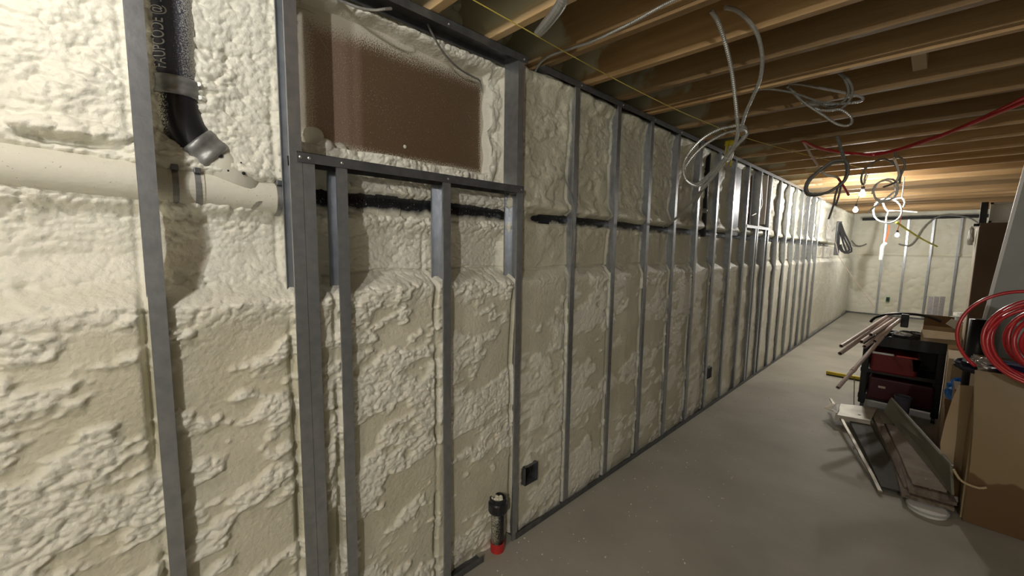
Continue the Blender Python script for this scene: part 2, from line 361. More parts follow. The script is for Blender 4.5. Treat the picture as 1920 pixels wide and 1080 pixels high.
def np_mesh(name, V, Fc, m):
    me = bpy.data.meshes.new(name); me.vertices.add(len(V)); me.vertices.foreach_set('co', V.astype(np.float32).ravel())
    me.loops.add(Fc.size); me.loops.foreach_set('vertex_index', Fc.astype(np.int32).ravel())
    me.polygons.add(len(Fc)); me.polygons.foreach_set('loop_start', np.arange(0, Fc.size, 4, dtype=np.int32))
    me.update(calc_edges=True); me.validate(); me.materials.append(m); me.shade_smooth()
    o = bpy.data.objects.new(name, me); COL.objects.link(o); return o
# ---------------------------------------------------------------- structure
YE = 12.62; XR = 3.4; YB = -3.0; ZJ = 2.357; ZT = 2.60
V, Fc = grid_wall([(-.75, -.3, .008, 0, ZT, .008), (-.3, 1.385, .0036, 0, 2.40, .0036), (-.3, 1.385, .01, 2.40, ZT, .01), (1.385, 3.41, .006, 0, ZT, .006), (3.41, YE, .02, 0, ZT, .012)])
wall_left = np_mesh('wall_left', V, Fc, m_foamw); wall_left['kind'] = 'structure'
at = wall_left.data.attributes.new('lumpy', 'FLOAT', 'POINT'); at.data.foreach_set('value', np.concatenate(DET['all']).astype(np.float32))
# smooth foam skin is tanner than the open lumpy foam
nt = m_foamw.node_tree; a_ = nt.nodes.new('ShaderNodeAttribute'); a_.attribute_name = 'lumpy'; mx = nt.nodes.new('ShaderNodeMix'); mx.data_type = 'RGBA'
nt.links.new(a_.outputs['Fac'], mx.inputs[0]); nt.links.new(nt.nodes['cmix'].outputs[2], mx.inputs[6]); mx.inputs[7].default_value = (.80, .78, .675, 1); nt.links.new(mx.outputs[2], nt.nodes['Principled BSDF'].inputs['Base Color'])
tag(MB().box(-.28, -.07, YB, -.75, 0, ZT).build('wall_left_rear', m_foam), kind='structure')
tag(MB().box(-.4, XR+.1, YB-.1, YE+.25, -.1, 0).build('floor', m_floor), kind='structure')
ceiling = tag(MB().box(-.4, XR+.1, YB-.1, YE+.25, ZT, ZT+.03).build('ceiling', m_sub), kind='structure')
tag(MB().box(-.4, -.31, YB-.1, YE+.25, 0, ZT).build('wall_left_backing', m_conc), kind='structure')
tag(MB().box(XR, XR+.1, YB-.1, YE+.25, 0, ZT).build('wall_right', m_conc), kind='structure')
tag(MB().box(-.4, XR, YB-.1, YB, 0, ZT).build('wall_rear', m_foam), kind='structure')
def end_wall():
    nx, nz = 200, 150; xs = np.linspace(-.3, XR, nx); zs = np.linspace(0, ZT, nz); X, Z = np.meshgrid(xs, zs, indexing='ij')
    wx = X+.04*fbm(X*8, Z*8, 3, 5); D = .02*lumps(wx*9, Z*9, 3)+.03*fbm(X*2, Z*2, 3, 8)
    D = D+.05*sst(1.44, 1.36, Z)*sst(-.1, .1, X)-.03*np.exp(-((Z-1.42)/.02)**2)
    Y = YE+.12-D
    V = np.stack([X.ravel(), Y.ravel(), Z.ravel()], 1); i, j = np.meshgrid(np.arange(nx-1), np.arange(nz-1), indexing='ij'); a = (i*nz+j).ravel()
    o = np_mesh('wall_end', V, np.stack([a, a+nz, a+nz+1, a+1], 1), m_foam); o['kind'] = 'structure'
end_wall()
# joists hang under the subfloor: parts of the ceiling
JY = [.906, 1.196, 1.541, 1.875, 2.19, 2.55, 3.01, 3.455, 3.93, 4.34, 4.79, 5.27, 5.68, 6.14]
y = 6.14
while y < YE-.45: y += .455; JY.append(y)
y = .906
while y > YB+.4: y -= .315; JY.insert(0, y)
def joist(y, mtl, th=.038, z0=ZJ):
    mb = MB(); sk = .035
    x0, x1 = -.28, XR
    q = lambda x: (x)*sk/1.0*.6
    mb.add([(x0, y-th+q(x0), z0), (x1, y-th+q(x1), z0), (x1, y+q(x1), z0), (x0, y+q(x0), z0), (x0, y-th+q(x0), ZT-.002), (x1, y-th+q(x1), ZT-.002), (x1, y+q(x1), ZT-.002), (x0, y+q(x0), ZT-.002)],
           [(0, 3, 2, 1), (4, 5, 6, 7), (0, 1, 5, 4), (1, 2, 6, 5), (2, 3, 7, 6), (3, 0, 4, 7)])
    return mb.build('joist', mtl, ceiling, bevel=.003)
for y in JY: joist(y, m_joist_lit if .8 < y < 1.3 else m_joist)
for y in (2.55-.040, 1.541-.040, 8.9): joist(y, m_joist, .037, ZJ+.012 if y < 3 else ZJ)
b = W(1727, 140, 2, 2.37); MB().box(b.x-.03, b.x+.02, b.y-.30, b.y-.02, ZJ+.03, ZT-.01).build('blocking', m_cardl, ceiling)
# ---------------------------------------------------------------- steel framing
def cstud(mb, y, z0, z1, depth=.092, w=.035, th=.0015, flip=False, x0=0.0, lip=.008):
    """C stud: front flange on x0, web, back flange, return lips; opening towards -Y unless flipped"""
    x1 = x0-depth; a, b = y, y+w
    wy = (b-th, b) if not flip else (a, a+th)
    mb.box(x0-th, x0, a, b, z0, z1); mb.box(x1, x1+th, a, b, z0, z1); mb.box(x1+th, x0-th, wy[0], wy[1], z0, z1)
    ly = (a, a+th) if not flip else (b-th, b)
    mb.box(x0-lip, x0-th, ly[0], ly[1], z0, z1); mb.box(x1+th, x1+lip, ly[0], ly[1], z0, z1)
    return mb
def track(mb, y0, y1, z, up=True, depth=.096, lip=.032, th=.0015, x0=.002):
    """channel lying along the wall; lips point down when up is True"""
    s = -1 if up else 1; zb = (z-th, z) if up else (z, z+th)
    mb.box(x0-depth, x0, y0, y1, *zb)
    for x in (x0-th, x0-depth): mb.box(x, x+th, y0, y1, min(z, z+s*lip), max(z, z+s*lip))
    return mb
def screw(mb, y, z, x=.0035):
    mb.tube([(x-.002, y, z), (x, y, z), (x+.0015, y, z)], .004, 8, radii=[.0045, .0045, .002])
fr = thing('steel_stud_frame', 'near steel stud framing with a horizontal header under the brown board', 'frame', (0, .6, 0), None)
ZTR = ZJ-.003
for (y, z0, z1, fl, lab) in ((.036, 0, ZTR, False, None), (.376, 0, ZTR, False, None), (.412, 0, 1.742, True, None), (.513, 0, 1.742, False, None), (.925, 0, 1.742, False, None), (1.335, 0, 1.742, False, None), (1.329, 1.74, ZTR, True, None)):
    cstud(MB(), y, z0+.002, z1, flip=fl).build('stud', m_steel, fr)
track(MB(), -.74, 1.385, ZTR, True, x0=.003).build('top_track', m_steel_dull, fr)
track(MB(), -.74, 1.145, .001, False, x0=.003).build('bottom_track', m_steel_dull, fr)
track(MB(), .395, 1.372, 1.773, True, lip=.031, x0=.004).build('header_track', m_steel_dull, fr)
for (y, z) in ((.405, 1.757), (.43, 1.757), (.53, 1.757), (.945, 1.757), (1.355, 1.757), (.95, 2.335), (1.36, 2.335), (.055, 2.335)):
    mb = MB(); screw(mb, y, z, .005); mb.build('screw', m_mc, fr)
fr2 = thing('steel_stud_frame', 'long row of steel studs running along the foam wall past the brown board', 'frame', (0, 4.8, 0))
for i, y in enumerate(STUDS[1:]):
    if y > 8.35: break
    cstud(MB(), y-.022, .002, ZTR, flip=False).build('stud', m_steel, fr2)
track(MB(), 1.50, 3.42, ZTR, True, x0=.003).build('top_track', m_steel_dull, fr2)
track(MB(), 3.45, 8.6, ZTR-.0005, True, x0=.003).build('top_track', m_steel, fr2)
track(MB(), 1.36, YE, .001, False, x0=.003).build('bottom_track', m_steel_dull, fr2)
track(MB(), 4.62, 5.45, 1.745, True, lip=.03, x0=.004).build('header_track', m_steel, fr2)
for y in (4.93, 5.30): cstud(MB(), y, .002, 1.74).build('cripple_stud', m_steel, fr2)
for y in (1.79, 2.2, 2.6, 3.0): mb = MB(); screw(mb, y, 2.338, .005); mb.build('screw', m_mc, fr2)
fr3 = thing('steel_stud_frame', 'four steel studs on the far end wall', 'frame', (1.1, YE, 0))
for x in (.50, .87, 1.26, 1.66, 2.07, 2.47):
    mb = MB(); mb.box(x, x+.035, YE-.002, YE, .002, 2.2); mb.box(x+.033, x+.035, YE, YE+.05, .002, 2.2); mb.box(x, x+.001, YE, YE+.008, .002, 2.2)
    mb.build('stud', m_steel, fr3)
MB().box(-.1, 2.9, YE-.004, YE+.09, .001, .03).build('bottom_track', m_steel_dull, fr3)
MB().box(.1, 2.9, YE-.03, YE+.09, 2.2, 2.26).build('top_plate', m_dark, fr3)
# ---------------------------------------------------------------- brown boards in the window recesses
bw = thing('window_board', 'large brown board set in foam above the horizontal steel header', 'board', (-.2, .86, 1.83))
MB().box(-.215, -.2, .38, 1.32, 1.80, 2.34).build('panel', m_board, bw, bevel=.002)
# pale nicks scratched in the board
mb = MB()
for (a, c) in (((575, 35), (616, 97)), ((556, 14), (590, 26)), ((560, 5), (580, 2)), ((578, 158), (637, 136))):
    p, q = W(*a, 0, -.1995), W(*c, 0, -.1995); mb.tube([p, (p+q)/2+Vector((0, 0, .004)), q], .0012, 5)
mb.build('scratch', m_cardl, bw)
MB().ball(W(759, 275, 0, -.197), .008, .4, 1, 1, 5, 4).build('foam_chip', m_foam, bw)
bw2 = thing('window_board', 'small dark brown board in the far recess beside the ceiling', 'board', (-.15, 5.1, 1.78))
MB().box(-.17, -.155, 4.70, 5.55, 1.77, 2.33).build('panel', m_brownbox, bw2, bevel=.002)
MB().box(-.155, -.02, 5.30, 5.33, 1.78, 2.33).build('side_jamb', m_paper, bw2)
# ---------------------------------------------------------------- drain pipes
XP = -.155; RP = .053
xp = lambda y: XP+.045*float(sst(1.4, 1.75, np.float64(y)))
dp = thing('drain_pipe', 'horizontal drain pipe with a black riser and angled branch, half buried in foam', 'pipe', (XP, .3, 1.64))
mb = MB(); mb.tube([(xp(y), y, float(ZP(y))) for y in np.linspace(-.75, 2.6, 60)], RP, 28); mb.build('horizontal_pipe', m_hpipe, dp, smooth=True)
mb = MB(); mb.tube([(xp(y), y, float(ZP(y))) for y in np.linspace(2.6, 9.6, 60)], RP, 18); mb.build('horizontal_pipe', m_hpipe, dp, smooth=True)
c1 = Vector((XP, .131, 2.36)); c2 = Vector((XP, .133, 1.905))
MB().tube([c1+Vector((0, -.004, .2)), c1, c2], .053, 32).build('riser_pipe', m_riser, dp, smooth=True)
# elbow: bends from vertical to 45 degrees towards the branch
el = [Vector((XP, .133, 1.91))]
R0 = .17
for k in range(11):
    a = math.radians(48*k/10); el.append(Vector((XP, .133+R0*(1-math.cos(a)), 1.885-R0*math.sin(a))))
MB().tube(el, .054, 32).build('elbow', m_elbow, dp, smooth=True)
e = el[-1]; d = (el[-1]-el[-2]).normalized()
end = e+d*.19
MB().tube([e-d*.01, e+d*.07, end], .047, 28, radii=[.053, .052, .050]).build('branch_pipe', m_wye, dp, smooth=True)
# coupling bands
def band(a, b, r, name='clamp_band', m=m_band):
    a, b = Vector(a), Vector(b); t = (b-a)
    mb = MB().tube([a, a+t*.08, a+t*.3, a+t*.34, a+t*.66, a+t*.7, a+t*.92, b], r, 32, radii=[r-.002, r+.002, r+.002, r, r, r+.002, r+.002, r-.002])
    return mb.build(name, m, dp, smooth=True)
for (a, b, r) in ((Vector((XP, .133, 1.945)), Vector((XP, .133, 1.895)), .058), (e-d*.035, e+d*.03, .059)):
    bo = band(a, b, r)
    t = (b-a).normalized(); side = Vector((.5, .86, 0)) if abs(t.z) > .9 else Vector((.2, .7, .65))
    side = (side-t*side.dot(t)).normalized()
    for f in (.12, .85):
        p = a+(b-a)*f+side*(r+.004); ax = t.cross(side)
        o = MB().tube([p-ax*.009, p+ax*.009], .006, 8).build('clamp_screw', m_mc, bo)
for y in (.115, .165, .372):
    bo = MB().hollow((XP, y-.007, ZP(y)), (XP, y+.007, ZP(y)), RP+.004, .004, 32).build('clamp_band', m_band, dp, smooth=False)
    o = MB().box(XP+.025, XP+.052, y-.008, y+.008, ZP(y)+.038, ZP(y)+.054).build('clamp_screw', m_steel_dull, bo, bevel=.002)
MB().hollow((XP, .10, ZP(.14)), (XP, .18, ZP(.14)), RP+.0025, .003, 32).build('coupling_sleeve', m_wye, dp)
MB().hollow((XP, .70, ZP(.7)), (XP, .79, ZP(.75)), RP+.006, .006, 28).build('coupling_sleeve', m_hpipe, dp)
MB().hollow((xp(1.6), 1.56, ZP(1.56)), (xp(1.6), 1.64, ZP(1.64)), RP+.008, .006, 28).build('coupling_sleeve', m_abs, dp)
# dark fallen-off spots on the branch
for (x, y, s) in ((413, 292, .0065), (428, 320, .003), (457, 325, .005), (452, 305, .0025)):
    MB().ball(W(x, y, 0, XP+.052), s, .6, 1, 1, 10, 6).build('dark_spot', m_abs, dp)
# printed lettering wrapped on the riser, reading upwards
def lettering(txt, c, r, phi0, z0, size, depth=.0012):
    cu = bpy.data.curves.new('lettering', 'FONT'); cu.body = txt; cu.size = size; cu.extrude = 0; cu.space_character = 1.0
    ob = bpy.data.objects.new('lettering', cu); COL.objects.link(ob)
    dg = bpy.context.evaluated_depsgraph_get(); me = bpy.data.meshes.new_from_object(ob.evaluated_get(dg))
    bpy.data.objects.remove(ob)
    for v in me.vertices:
        # text x runs upwards, text up points to the left (towards -Y)
        z = z0+v.co.x*.62; s = v.co.y*1.1; ph = phi0+s/r
        v.co = (c[0]+(r+depth)*math.cos(ph), c[1]-(r+depth)*math.sin(ph), z)
    me.materials.append(mat('faded_print', (.80, .80, .80), .6)); o = bpy.data.objects.new('lettering', me); COL.objects.link(o)
    o.parent = dp; o.matrix_parent_inverse = Matrix.Translation(-dp.location); return o
lettering('FAUPCODE @ IC', (XP, .133), .053, math.radians(22), 1.957, .040)
# black vent pipes rising between the studs
vp = thing('vent_pipe', 'thin black pipe rising up the foam between two studs left of the hanging cable coil', 'pipe', (-.09, 2.72, 1.62))
MB().tube(spline([(-.1, 2.74, 1.62), (-.085, 2.745, 1.8), (-.085, 2.75, 2.05), (-.09, 2.73, 2.2), (-.085, 2.66, 2.27), (-.09, 2.60, 2.36)]), .017, 10).build('pipe_body', m_abs, vp, smooth=True)
MB().hollow((-.085, 2.742, 1.74), (-.085, 2.742, 1.78), .022, .005).build('coupling', m_mc, vp)
vp2 = thing('vent_pipe', 'wide black pipe rising between studs behind the hanging cable coil', 'pipe', (-.09, 3.66, 1.6))
MB().tube([(-.09, 3.66, 1.6), (-.09, 3.66, 2.5)], .055, 16).build('pipe_body', m_abs, vp2, smooth=True)
MB().tube([(-.09, 3.66, 1.80), (-.09, 3.66, 1.84)], .06, 16).build('coupling', m_band, vp2, smooth=True)
vp3 = thing('vent_pipe', 'dark grey duct standing between the studs left of the small brown board', 'pipe', (-.08, 4.42, 1.6))
MB().box(-.12, -.04, 4.32, 4.52, 1.62, 2.33).build('duct_body', m_steel_dull, vp3, bevel=.01)
# floor cleanout
sp = thing('cleanout_pipe', 'short black pipe stub with a foam-crusted cap rising from the slab', 'pipe', (-.01, 1.243, 0))
cx, cy = -.012, 1.245
MB().tube([(cx, cy, -.01), (cx, cy, .225)], .031, 20).build('pipe_body', dusted('stub_pipe_dust', (.015, .015, .016), (.5, .48, .38), 1.27, 1.19), sp, smooth=True)
cap = MB().tube([(cx, cy, .205), (cx, cy, .212), (cx, cy, .25), (cx, cy, .257)], .05, 24, radii=[.044, .047, .047, .042]).build('cap_collar', m_abs, sp, smooth=False)
MB().hollow((cx, cy, .252), (cx, cy, .275), .040, .007, 20).build('cap_rim', m_abs, cap)
mb = MB()
for k in range(16):
    a = random.random()*6.28; r = random.random()*.03; mb.ball((cx+r*math.cos(a), cy+r*math.sin(a), .262+random.random()*.008), .007+random.random()*.006, n=8, m=5)
mb.build('foam_crumbs', m_foam, cap, smooth=True)['kind'] = 'stuff'
MB().hollow((cx, cy, -.005), (cx, cy, .045), .0345, .003, 20).build('red_tape_wrap', m_redtape, sp)
# ---------------------------------------------------------------- electrical boxes
def ebox(y, z, x, w, h, label, m=m_steel_dull):
    t = thing('outlet_box', label, 'outlet box', (x, y, z)); th = .002; d = .05
    mb = MB(); mb.box(x-d, x-d+th, y, y+w, z, z+h); mb.box(x-d, x, y, y+th, z, z+h); mb.box(x-d, x, y+w-th, y+w, z, z+h); mb.box(x-d, x, y, y+w, z, z+th); mb.box(x-d, x, y, y+w, z+h-th, z+h)
    mb.build('box_shell', m, t)
    MB().box(x-d+.002, x-d+.003, y+w*.45, y+w-.003, z+.003, z+h-.003).build('back_plate', m_dark, t)
    mb = MB()
    for k in range(2): cable(mb, [(x-d+.01, y+w*.6+.01*k, z+.01), (x-.02, y+w*.65+.012*k, z+h*.5), (x-.03, y+w*.55+.012*k, z+h-.01)], .0025, n=5)
    mb.build('wire', m_blackcloth, t); return t
ebox(1.43, .255, -.006, .095, .10, 'steel outlet box in the foam by the floor, nearest the cleanout pipe')
ebox(3.86, .285, -.006, .09, .10, 'steel outlet box halfway along the stud wall near the floor')
t = thing('outlet_box', 'small green outlet box on the far end wall', 'outlet box', (.66, YE-.02, .36)); MB().box(.66, .72, YE-.02, YE+.05, .34, .44).build('box_shell', m_green, t, bevel=.004); MB().box(.67, .71, YE-.022, YE-.018, .36, .42).build('front_plate', m_dark, t)
# ---------------------------------------------------------------- cables
def WY(pts, Y): return [W(x, y, 1, Y) for x, y in pts]
def crop(pts, ox, oy, s): return [(ox+x/s, oy+y/s) for x, y in pts]
def rig(pts, Y0, Y1):
    n = len(pts); return [W(x, y, 1, Y0+(Y1-Y0)*i/(n-1)) for i, (x, y) in enumerate(pts)]
# big hanging armored coil
t = thing('armored_cable', 'armored cable dropping from a joist into a big hanging coil before the studs', 'cable', (.7, 1.63, 2.36))
A = rig([(1333, 20), (1345, 38), (1356, 68), (1366, 105), (1373, 140), (1378, 180), (1382, 220), (1383, 250), (1376, 275), (1360, 300), (1338, 330), (1315, 356)], 1.62, 2.25)
cable(MB(), A, .0085, .008, 8).build('cable_drop', m_mc, t)
B = rig([(1360, 14), (1380, 19), (1400, 35), (1418, 60), (1427, 90), (1429, 120), (1424, 152), (1410, 185), (1397, 215), (1389, 245)], 1.64, 2.25)
cable(MB(), B, .0085, .008, 8).build('cable_drop', m_mc, t)
l1 = crop([(660, 70), (500, 110), (350, 200), (230, 340), (195, 450), (220, 550), (290, 600), (350, 590), (450, 490), (560, 360), (640, 260), (720, 190), (755, 140), (720, 110), (640, 120), (560, 140), (400, 230), (290, 330), (215, 440), (212, 530), (280, 585), (360, 560), (480, 440), (600, 320), (690, 220), (745, 130), (720, 75), (660, 68)], 1240, 220, 4.695)
cable(MB(), rig(l1, 2.2, 2.3), .0085, .008, 8).build('cable_coil', m_mc, t)
tl = crop([(650, 230), (560, 370), (480, 480), (400, 590), (340, 660), (250, 760), (140, 880), (0, 975)], 1240, 220, 4.695)
n = len(tl); pts = [W(x, y, 1, 2.25+(2.95-2.25)*max(0, (i-3)/(n-4))) for i, (x, y) in enumerate(tl)]
cable(MB(), pts, .0085, .008, 8).build('cable_tail', m_mc, t)
cable(MB(), rig(crop([(560, 390), (450, 530), (360, 650), (310, 740), (275, 830)], 1240, 220, 4.695), 2.25, 2.35), .006, 0, 6).build('cable_end', m_mcd, t)
# cable over the joists at upper left of the ceiling
t = tag(cable(MB(), rig([(1290, -12), (1240, 12), (1180, 45), (1110, 78), (1060, 94), (1025, 108), (1008, 125), (1002, 142)], 1.35, 1.52), .006, .007, 8).build('armored_cable', m_mc), 'thin silver cable sweeping below the joist down to the gap between the tracks', 'cable')
t = tag(cable(MB(), [W(1060, -12, 2, 2.34), W(1052, 8, 2, 2.335), W(1035, 32, 2, 2.34), W(1018, 52, 2, 2.35), W(1010, 60, 2, 2.36)], .020, .014, 10).build('flexible_conduit', m_mc), 'short thick corrugated conduit ending on a pale joist', 'conduit')
t = tag(cable(MB(), rig([(610, -8), (645, 4), (672, 14), (700, 19), (722, 17), (733, 16)], .56, .70), .005, .006, 8).build('armored_cable', m_mc), 'short silver cable arching above the top of the brown board', 'cable')
t = tag(cable(MB(), [W(802, 45, 0, -.06), W(815, 72, 0, -.08), W(835, 103, 0, -.10), W(860, 128, 0, -.12), W(885, 143, 0, -.15), W(900, 152, 0, -.17), W(903, 170, 0, -.18)], .004, 0, 8).build('electrical_cable', m_mcd), 'thin grey cable hanging across the upper right of the brown board', 'cable')
t = tag(cable(MB(), [W(1003, 150, 0, -.08), W(1012, 165, 0, -.09), W(1020, 195, 0, -.09), W(1027, 240, 0, -.09)], .006, 0, 8).build('electrical_cable', m_foam), 'foam-coated cable running down the bay right of the brown board', 'cable')
t = tag(cable(MB(), [W(1052, 320, 0, -.06), W(1066, 352, 0, -.03), W(1074, 380, 0, .008), (.009, 1.755, 1.55), (.006, 1.745, 1.40)], .004, 0, 8).build('electrical_cable', m_mcd), 'thin cable crossing in front of the first stud right of the brown board', 'cable')
# tangled bundle under the joists
t = thing('cable_bundle', 'loose tangle of grey cable hooked under the joists right of the hanging coil', 'cable', (.9, 2.75, 2.36))
c = lambda p: crop(p, 1400, 120, 5.4)
for pts, Y0, Y1, r in (
    (c([(60, 275), (120, 262), (230, 255), (420, 282), (560, 320), (700, 370), (820, 395), (940, 400)]), 2.5, 2.75, .0055),
    (c([(440, 250), (405, 230), (430, 205), (540, 205), (780, 250), (1080, 310), (1175, 345), (1150, 378), (1040, 395), (860, 410), (700, 412), (560, 400)]), 2.7, 2.85, .007),
    (c([(410, 230), (440, 240), (520, 330), (640, 430), (780, 520), (900, 600), (1000, 625), (1060, 600), (1060, 545), (1000, 490), (930, 460), (840, 470), (740, 465), (620, 420), (520, 340), (440, 260)]), 2.7, 2.8, .007),
    (c([(925, 90), (985, 140), (1020, 220), (1030, 290), (990, 370), (900, 425), (800, 430), (700, 380), (620, 390)]), 2.68, 2.85, .0065),
    (c([(935, 90), (1010, 140), (1060, 220), (1070, 290), (1040, 370), (960, 450), (880, 470), (760, 465), (660, 420)]), 2.68, 2.85, .0065)):
    cable(MB(), rig(pts, Y0, Y1), r, .010, 7).build('cable_loop', m_mcd if r < .007 else m_mc, t)
# ring coil
t = thing('cable_bundle', 'round coil of dark grey cable hanging beside the two upper bulbs', 'cable', (.75, 4.0, 2.36))
c = lambda p: crop(p, 1500, 240, 4.5)
cable(MB(), rig(c([(310, 60), (330, 120), (350, 190), (365, 240), (380, 275)]), 3.97, 4.0), .013, .012, 8).build('cable_drop', m_mcd, t)
for k, s in enumerate((0, .05, -.05)):
    ring = c([(380, 272), (280, 290), (160, 370), (75, 440), (48, 500), (70, 555), (150, 568), (240, 545), (320, 490), (375, 440), (398, 380), (398, 310), (380, 272)])
    ring = [(x+2*math.sin(i+k*2), y+2*math.cos(i*1.3+k)) for i, (x, y) in enumerate(ring)]
    cable(MB(), rig(ring, 4.0+s, 4.03+s), .009, 0, 7).build('cable_loop', m_mcd, t)
for pts in ([(335, 460), (300, 560), (285, 640), (262, 710), (240, 770)], [(350, 455), (335, 540), (318, 600), (300, 655)]):
    cable(MB(), rig(c(pts), 4.0, 4.02), .007, 0, 7).build('cable_tail', m_mcd, t)
# white rings near the bulbs
t = thing('cable_bundle', 'pale cable coiled in rings hanging right of the two upper bulbs', 'cable', (.95, 5.2, 2.36))
for pts, Y, m_ in (([(530, 480), (515, 430), (545, 350), (640, 280), (720, 262), (800, 310), (845, 365), (835, 430), (780, 470), (700, 500)], 5.0, m_mcd),
                   ([(820, 240), (875, 270), (880, 330), (850, 400), (840, 470)], 5.0, m_mcd), ([(790, 250), (820, 320), (835, 400), (810, 450)], 4.95, m_white),
                   ([(620, 540), (650, 470), (740, 430), (810, 450), (825, 520), (790, 590), (700, 628), (640, 600), (620, 540)], 5.3, m_white),
                   ([(610, 560), (635, 480), (720, 440), (790, 470), (815, 540), (770, 600), (690, 615), (625, 580)], 5.33, m_white),
                   ([(570, 715), (640, 655), (710, 605), (810, 530)], 5.35, m_white), ([(545, 470), (545, 430), (560, 380)], 5.05, m_white)):
    cable(MB(), WY(c(pts), Y), .0085, 0, 7, .03).build('cable_loop', m_, t)
p = WY(c([(800, 262)]), 5.0)[0]; cable(MB(), [p, p+Vector((0, .01, .1)), Vector((p.x, p.y, ZT))], .0085, 0, 7).build('cable_drop', m_mcd, t)
t = thing('cable_bundle', 'lowest pale ring of cable hanging above the end wall lamp', 'cable', (1.0, 6.6, 2.36))
for pts, Y in (([(620, 700), (640, 640), (700, 600), (790, 605), (845, 650), (858, 710), (830, 765), (760, 800), (680, 790), (630, 750), (620, 700)], 6.6),
               ([(700, 630), (720, 680), (745, 710), (730, 750), (728, 790)], 6.6), ([(790, 605), (860, 590), (885, 630), (870, 670)], 6.6), ([(745, 700), (850, 700), (990, 712)], 6.7)):
    cable(MB(), WY(c(pts), Y), .0095, 0, 7, .03).build('cable_loop', m_white, t)
p = WY(c([(860, 592)]), 6.6)[0]; cable(MB(), [p, p+Vector((0, .01, .08)), Vector((p.x, p.y, ZT))], .006, 0, 7).build('cable_drop', m_mcd, t)
# red tube under the joists
t = tag(cable(MB(), [W(x, y, 2, z) for x, y, z in ((1505, 264, 2.36), (1530, 276, 2.34), (1560, 283, 2.33), (1593, 287.5, 2.32), (1638, 289, 2.31), (1684, 280, 2.31), (1738, 262, 2.31), (1782, 247, 2.31), (1849, 218, 2.32), (1925, 181, 2.33), (1990, 150, 2.34))], .0115, 0, 10).build('water_tube', m_red), 'red plastic water tube sagging diagonally under the joists', 'tube')
t = tag(cable(MB(), [W(x, y, 2, z) for x, y, z in ((1600, 287, 2.30), (1640, 291, 2.29), (1700, 277, 2.29), (1760, 257, 2.29), (1830, 229, 2.30), (1925, 190, 2.31))], .010, 0, 10).build('water_tube', m_red), 'second red plastic tube running just under the first below the joists', 'tube')
t = thing('wire_lead', 'pinkish lead with white taped joint hanging from a joist left of the bulbs', 'wire', tuple(W(1507, 266, 1, 4.0)))
cable(MB(), rig(c([(28, 118), (60, 170), (100, 240), (140, 300), (172, 352)]), 4.0, 4.4), .008, 0, 7).build('lead', m_pvc, t)
cable(MB(), rig(c([(172, 352), (220, 395), (270, 405), (320, 418)]), 4.4, 4.5), .010, 0, 7).build('taped_joint', m_white, t)
cable(MB(), rig(c([(320, 420), (360, 480), (390, 530), (410, 565)]), 4.5, 4.7), .010, 0, 7).build('red_lead', m_red, t)
# string along the joists
t = tag(cable(MB(), [W(880, -4, 2, 2.345), W(896, 5, 2, 2.345), W(985, 55, 2, 2.34), W(1071, 104, 2, 2.34), W(1160, 152, 2, 2.34), W(1256, 200, 2, 2.34), W(1330, 232, 2, 2.34), W(1400, 259, 2, 2.34), W(1510, 290, 2, 2.34), W(1622, 316, 2, 2.345)], .0022, 0, 6, .1).build('string', m_string), 'yellow string stretched under the joists along the stud wall', 'string')
t = tag(cable(MB(), [W(1681, 417, 1, 6.62), W(1700, 430, 1, 7.6), W(1720, 443, 1, 8.4), W(1740, 454, 1, 9.2), W(1757, 462, 1, 10)], .012, 0, 7, .1).build('yellow_tape', mat('bright_yellow_tape', (.88, .86, .10), .5)), 'bright yellow tape hanging diagonally in front of the end wall', 'tape')
# small box with yellow cap at the top track
t = thing('hanging_fixture', 'small white fitting with a yellow cap hung at the top track behind the cable coil', 'fixture', tuple(W(1366, 268, 1, 3.45)))
p = W(1368, 275, 1, 3.42)
MB().tube([p+Vector((0, 0, .045)), p+Vector((0, 0, .04)), p+Vector((0, 0, .01)), p], .035, 14, radii=[.02, .034, .036, .03]).build('cap', m_yellow, t, smooth=True)
MB().tube([p, p+Vector((0, 0, -.05)), p+Vector((0, 0, -.10))], .03, 14, radii=[.028, .034, .022]).build('body', m_white, t, smooth=True)
for s in (-1, 1): cable(MB(), [p+Vector((0, .03*s, .02)), p+Vector((0, .06*s, -.05)), p+Vector((0, .05*s, -.14))], .006, n=6).build('bracket', m_yellow, t)
# cable curling by the small board
t = tag(cable(MB(), [W(1428, 346, 0, -.02), W(1428, 370, 0, -.02), W(1428, 385, 0, -.02), W(1420, 398, 0, -.02), W(1410, 404, 0, -.03)], .008, 0, 7).build('electrical_cable', m_white), 'white cable hooked in front of the small dark brown board', 'cable')
# far end wall cables
t = thing('cable_bundle', 'dark looped cable hanging on a hook where the stud wall meets the end wall', 'cable', tuple(W(1573, 420, 1, 9.5)))
c2_ = lambda p: crop(p, 1480, 360, 3.857)
MB().box(*(lambda p: (p.x-.02, p.x+.06, p.y, p.y+.03, p.z-.62, p.z))(W(1571, 415, 1, 9.5))).build('hook_plate', m_steel_dull, t, bevel=.01)
for pts in ([(370, 220), (400, 300), (440, 380), (450, 430), (400, 440), (360, 400), (355, 320), (370, 220)], [(375, 230), (395, 330), (430, 400), (430, 425), (390, 430), (370, 380)], [(365, 240), (385, 350), (410, 430), (370, 420)]):
    cable(MB(), WY(c2_(pts), 9.45), .016, 0, 7, .05).build('cable_loop', m_blackcloth, t)
tag(cable(MB(), WY(c2_([(1380, 235), (1320, 195), (1240, 175), (1100, 172), (1020, 210), (960, 270), (910, 350), (870, 385), (830, 385), (790, 375)]), YE-.03), .014, 0, 7, .08).build('electrical_cable', m_mcd), 'dark cable curving in an arch across the end wall studs', 'cable')
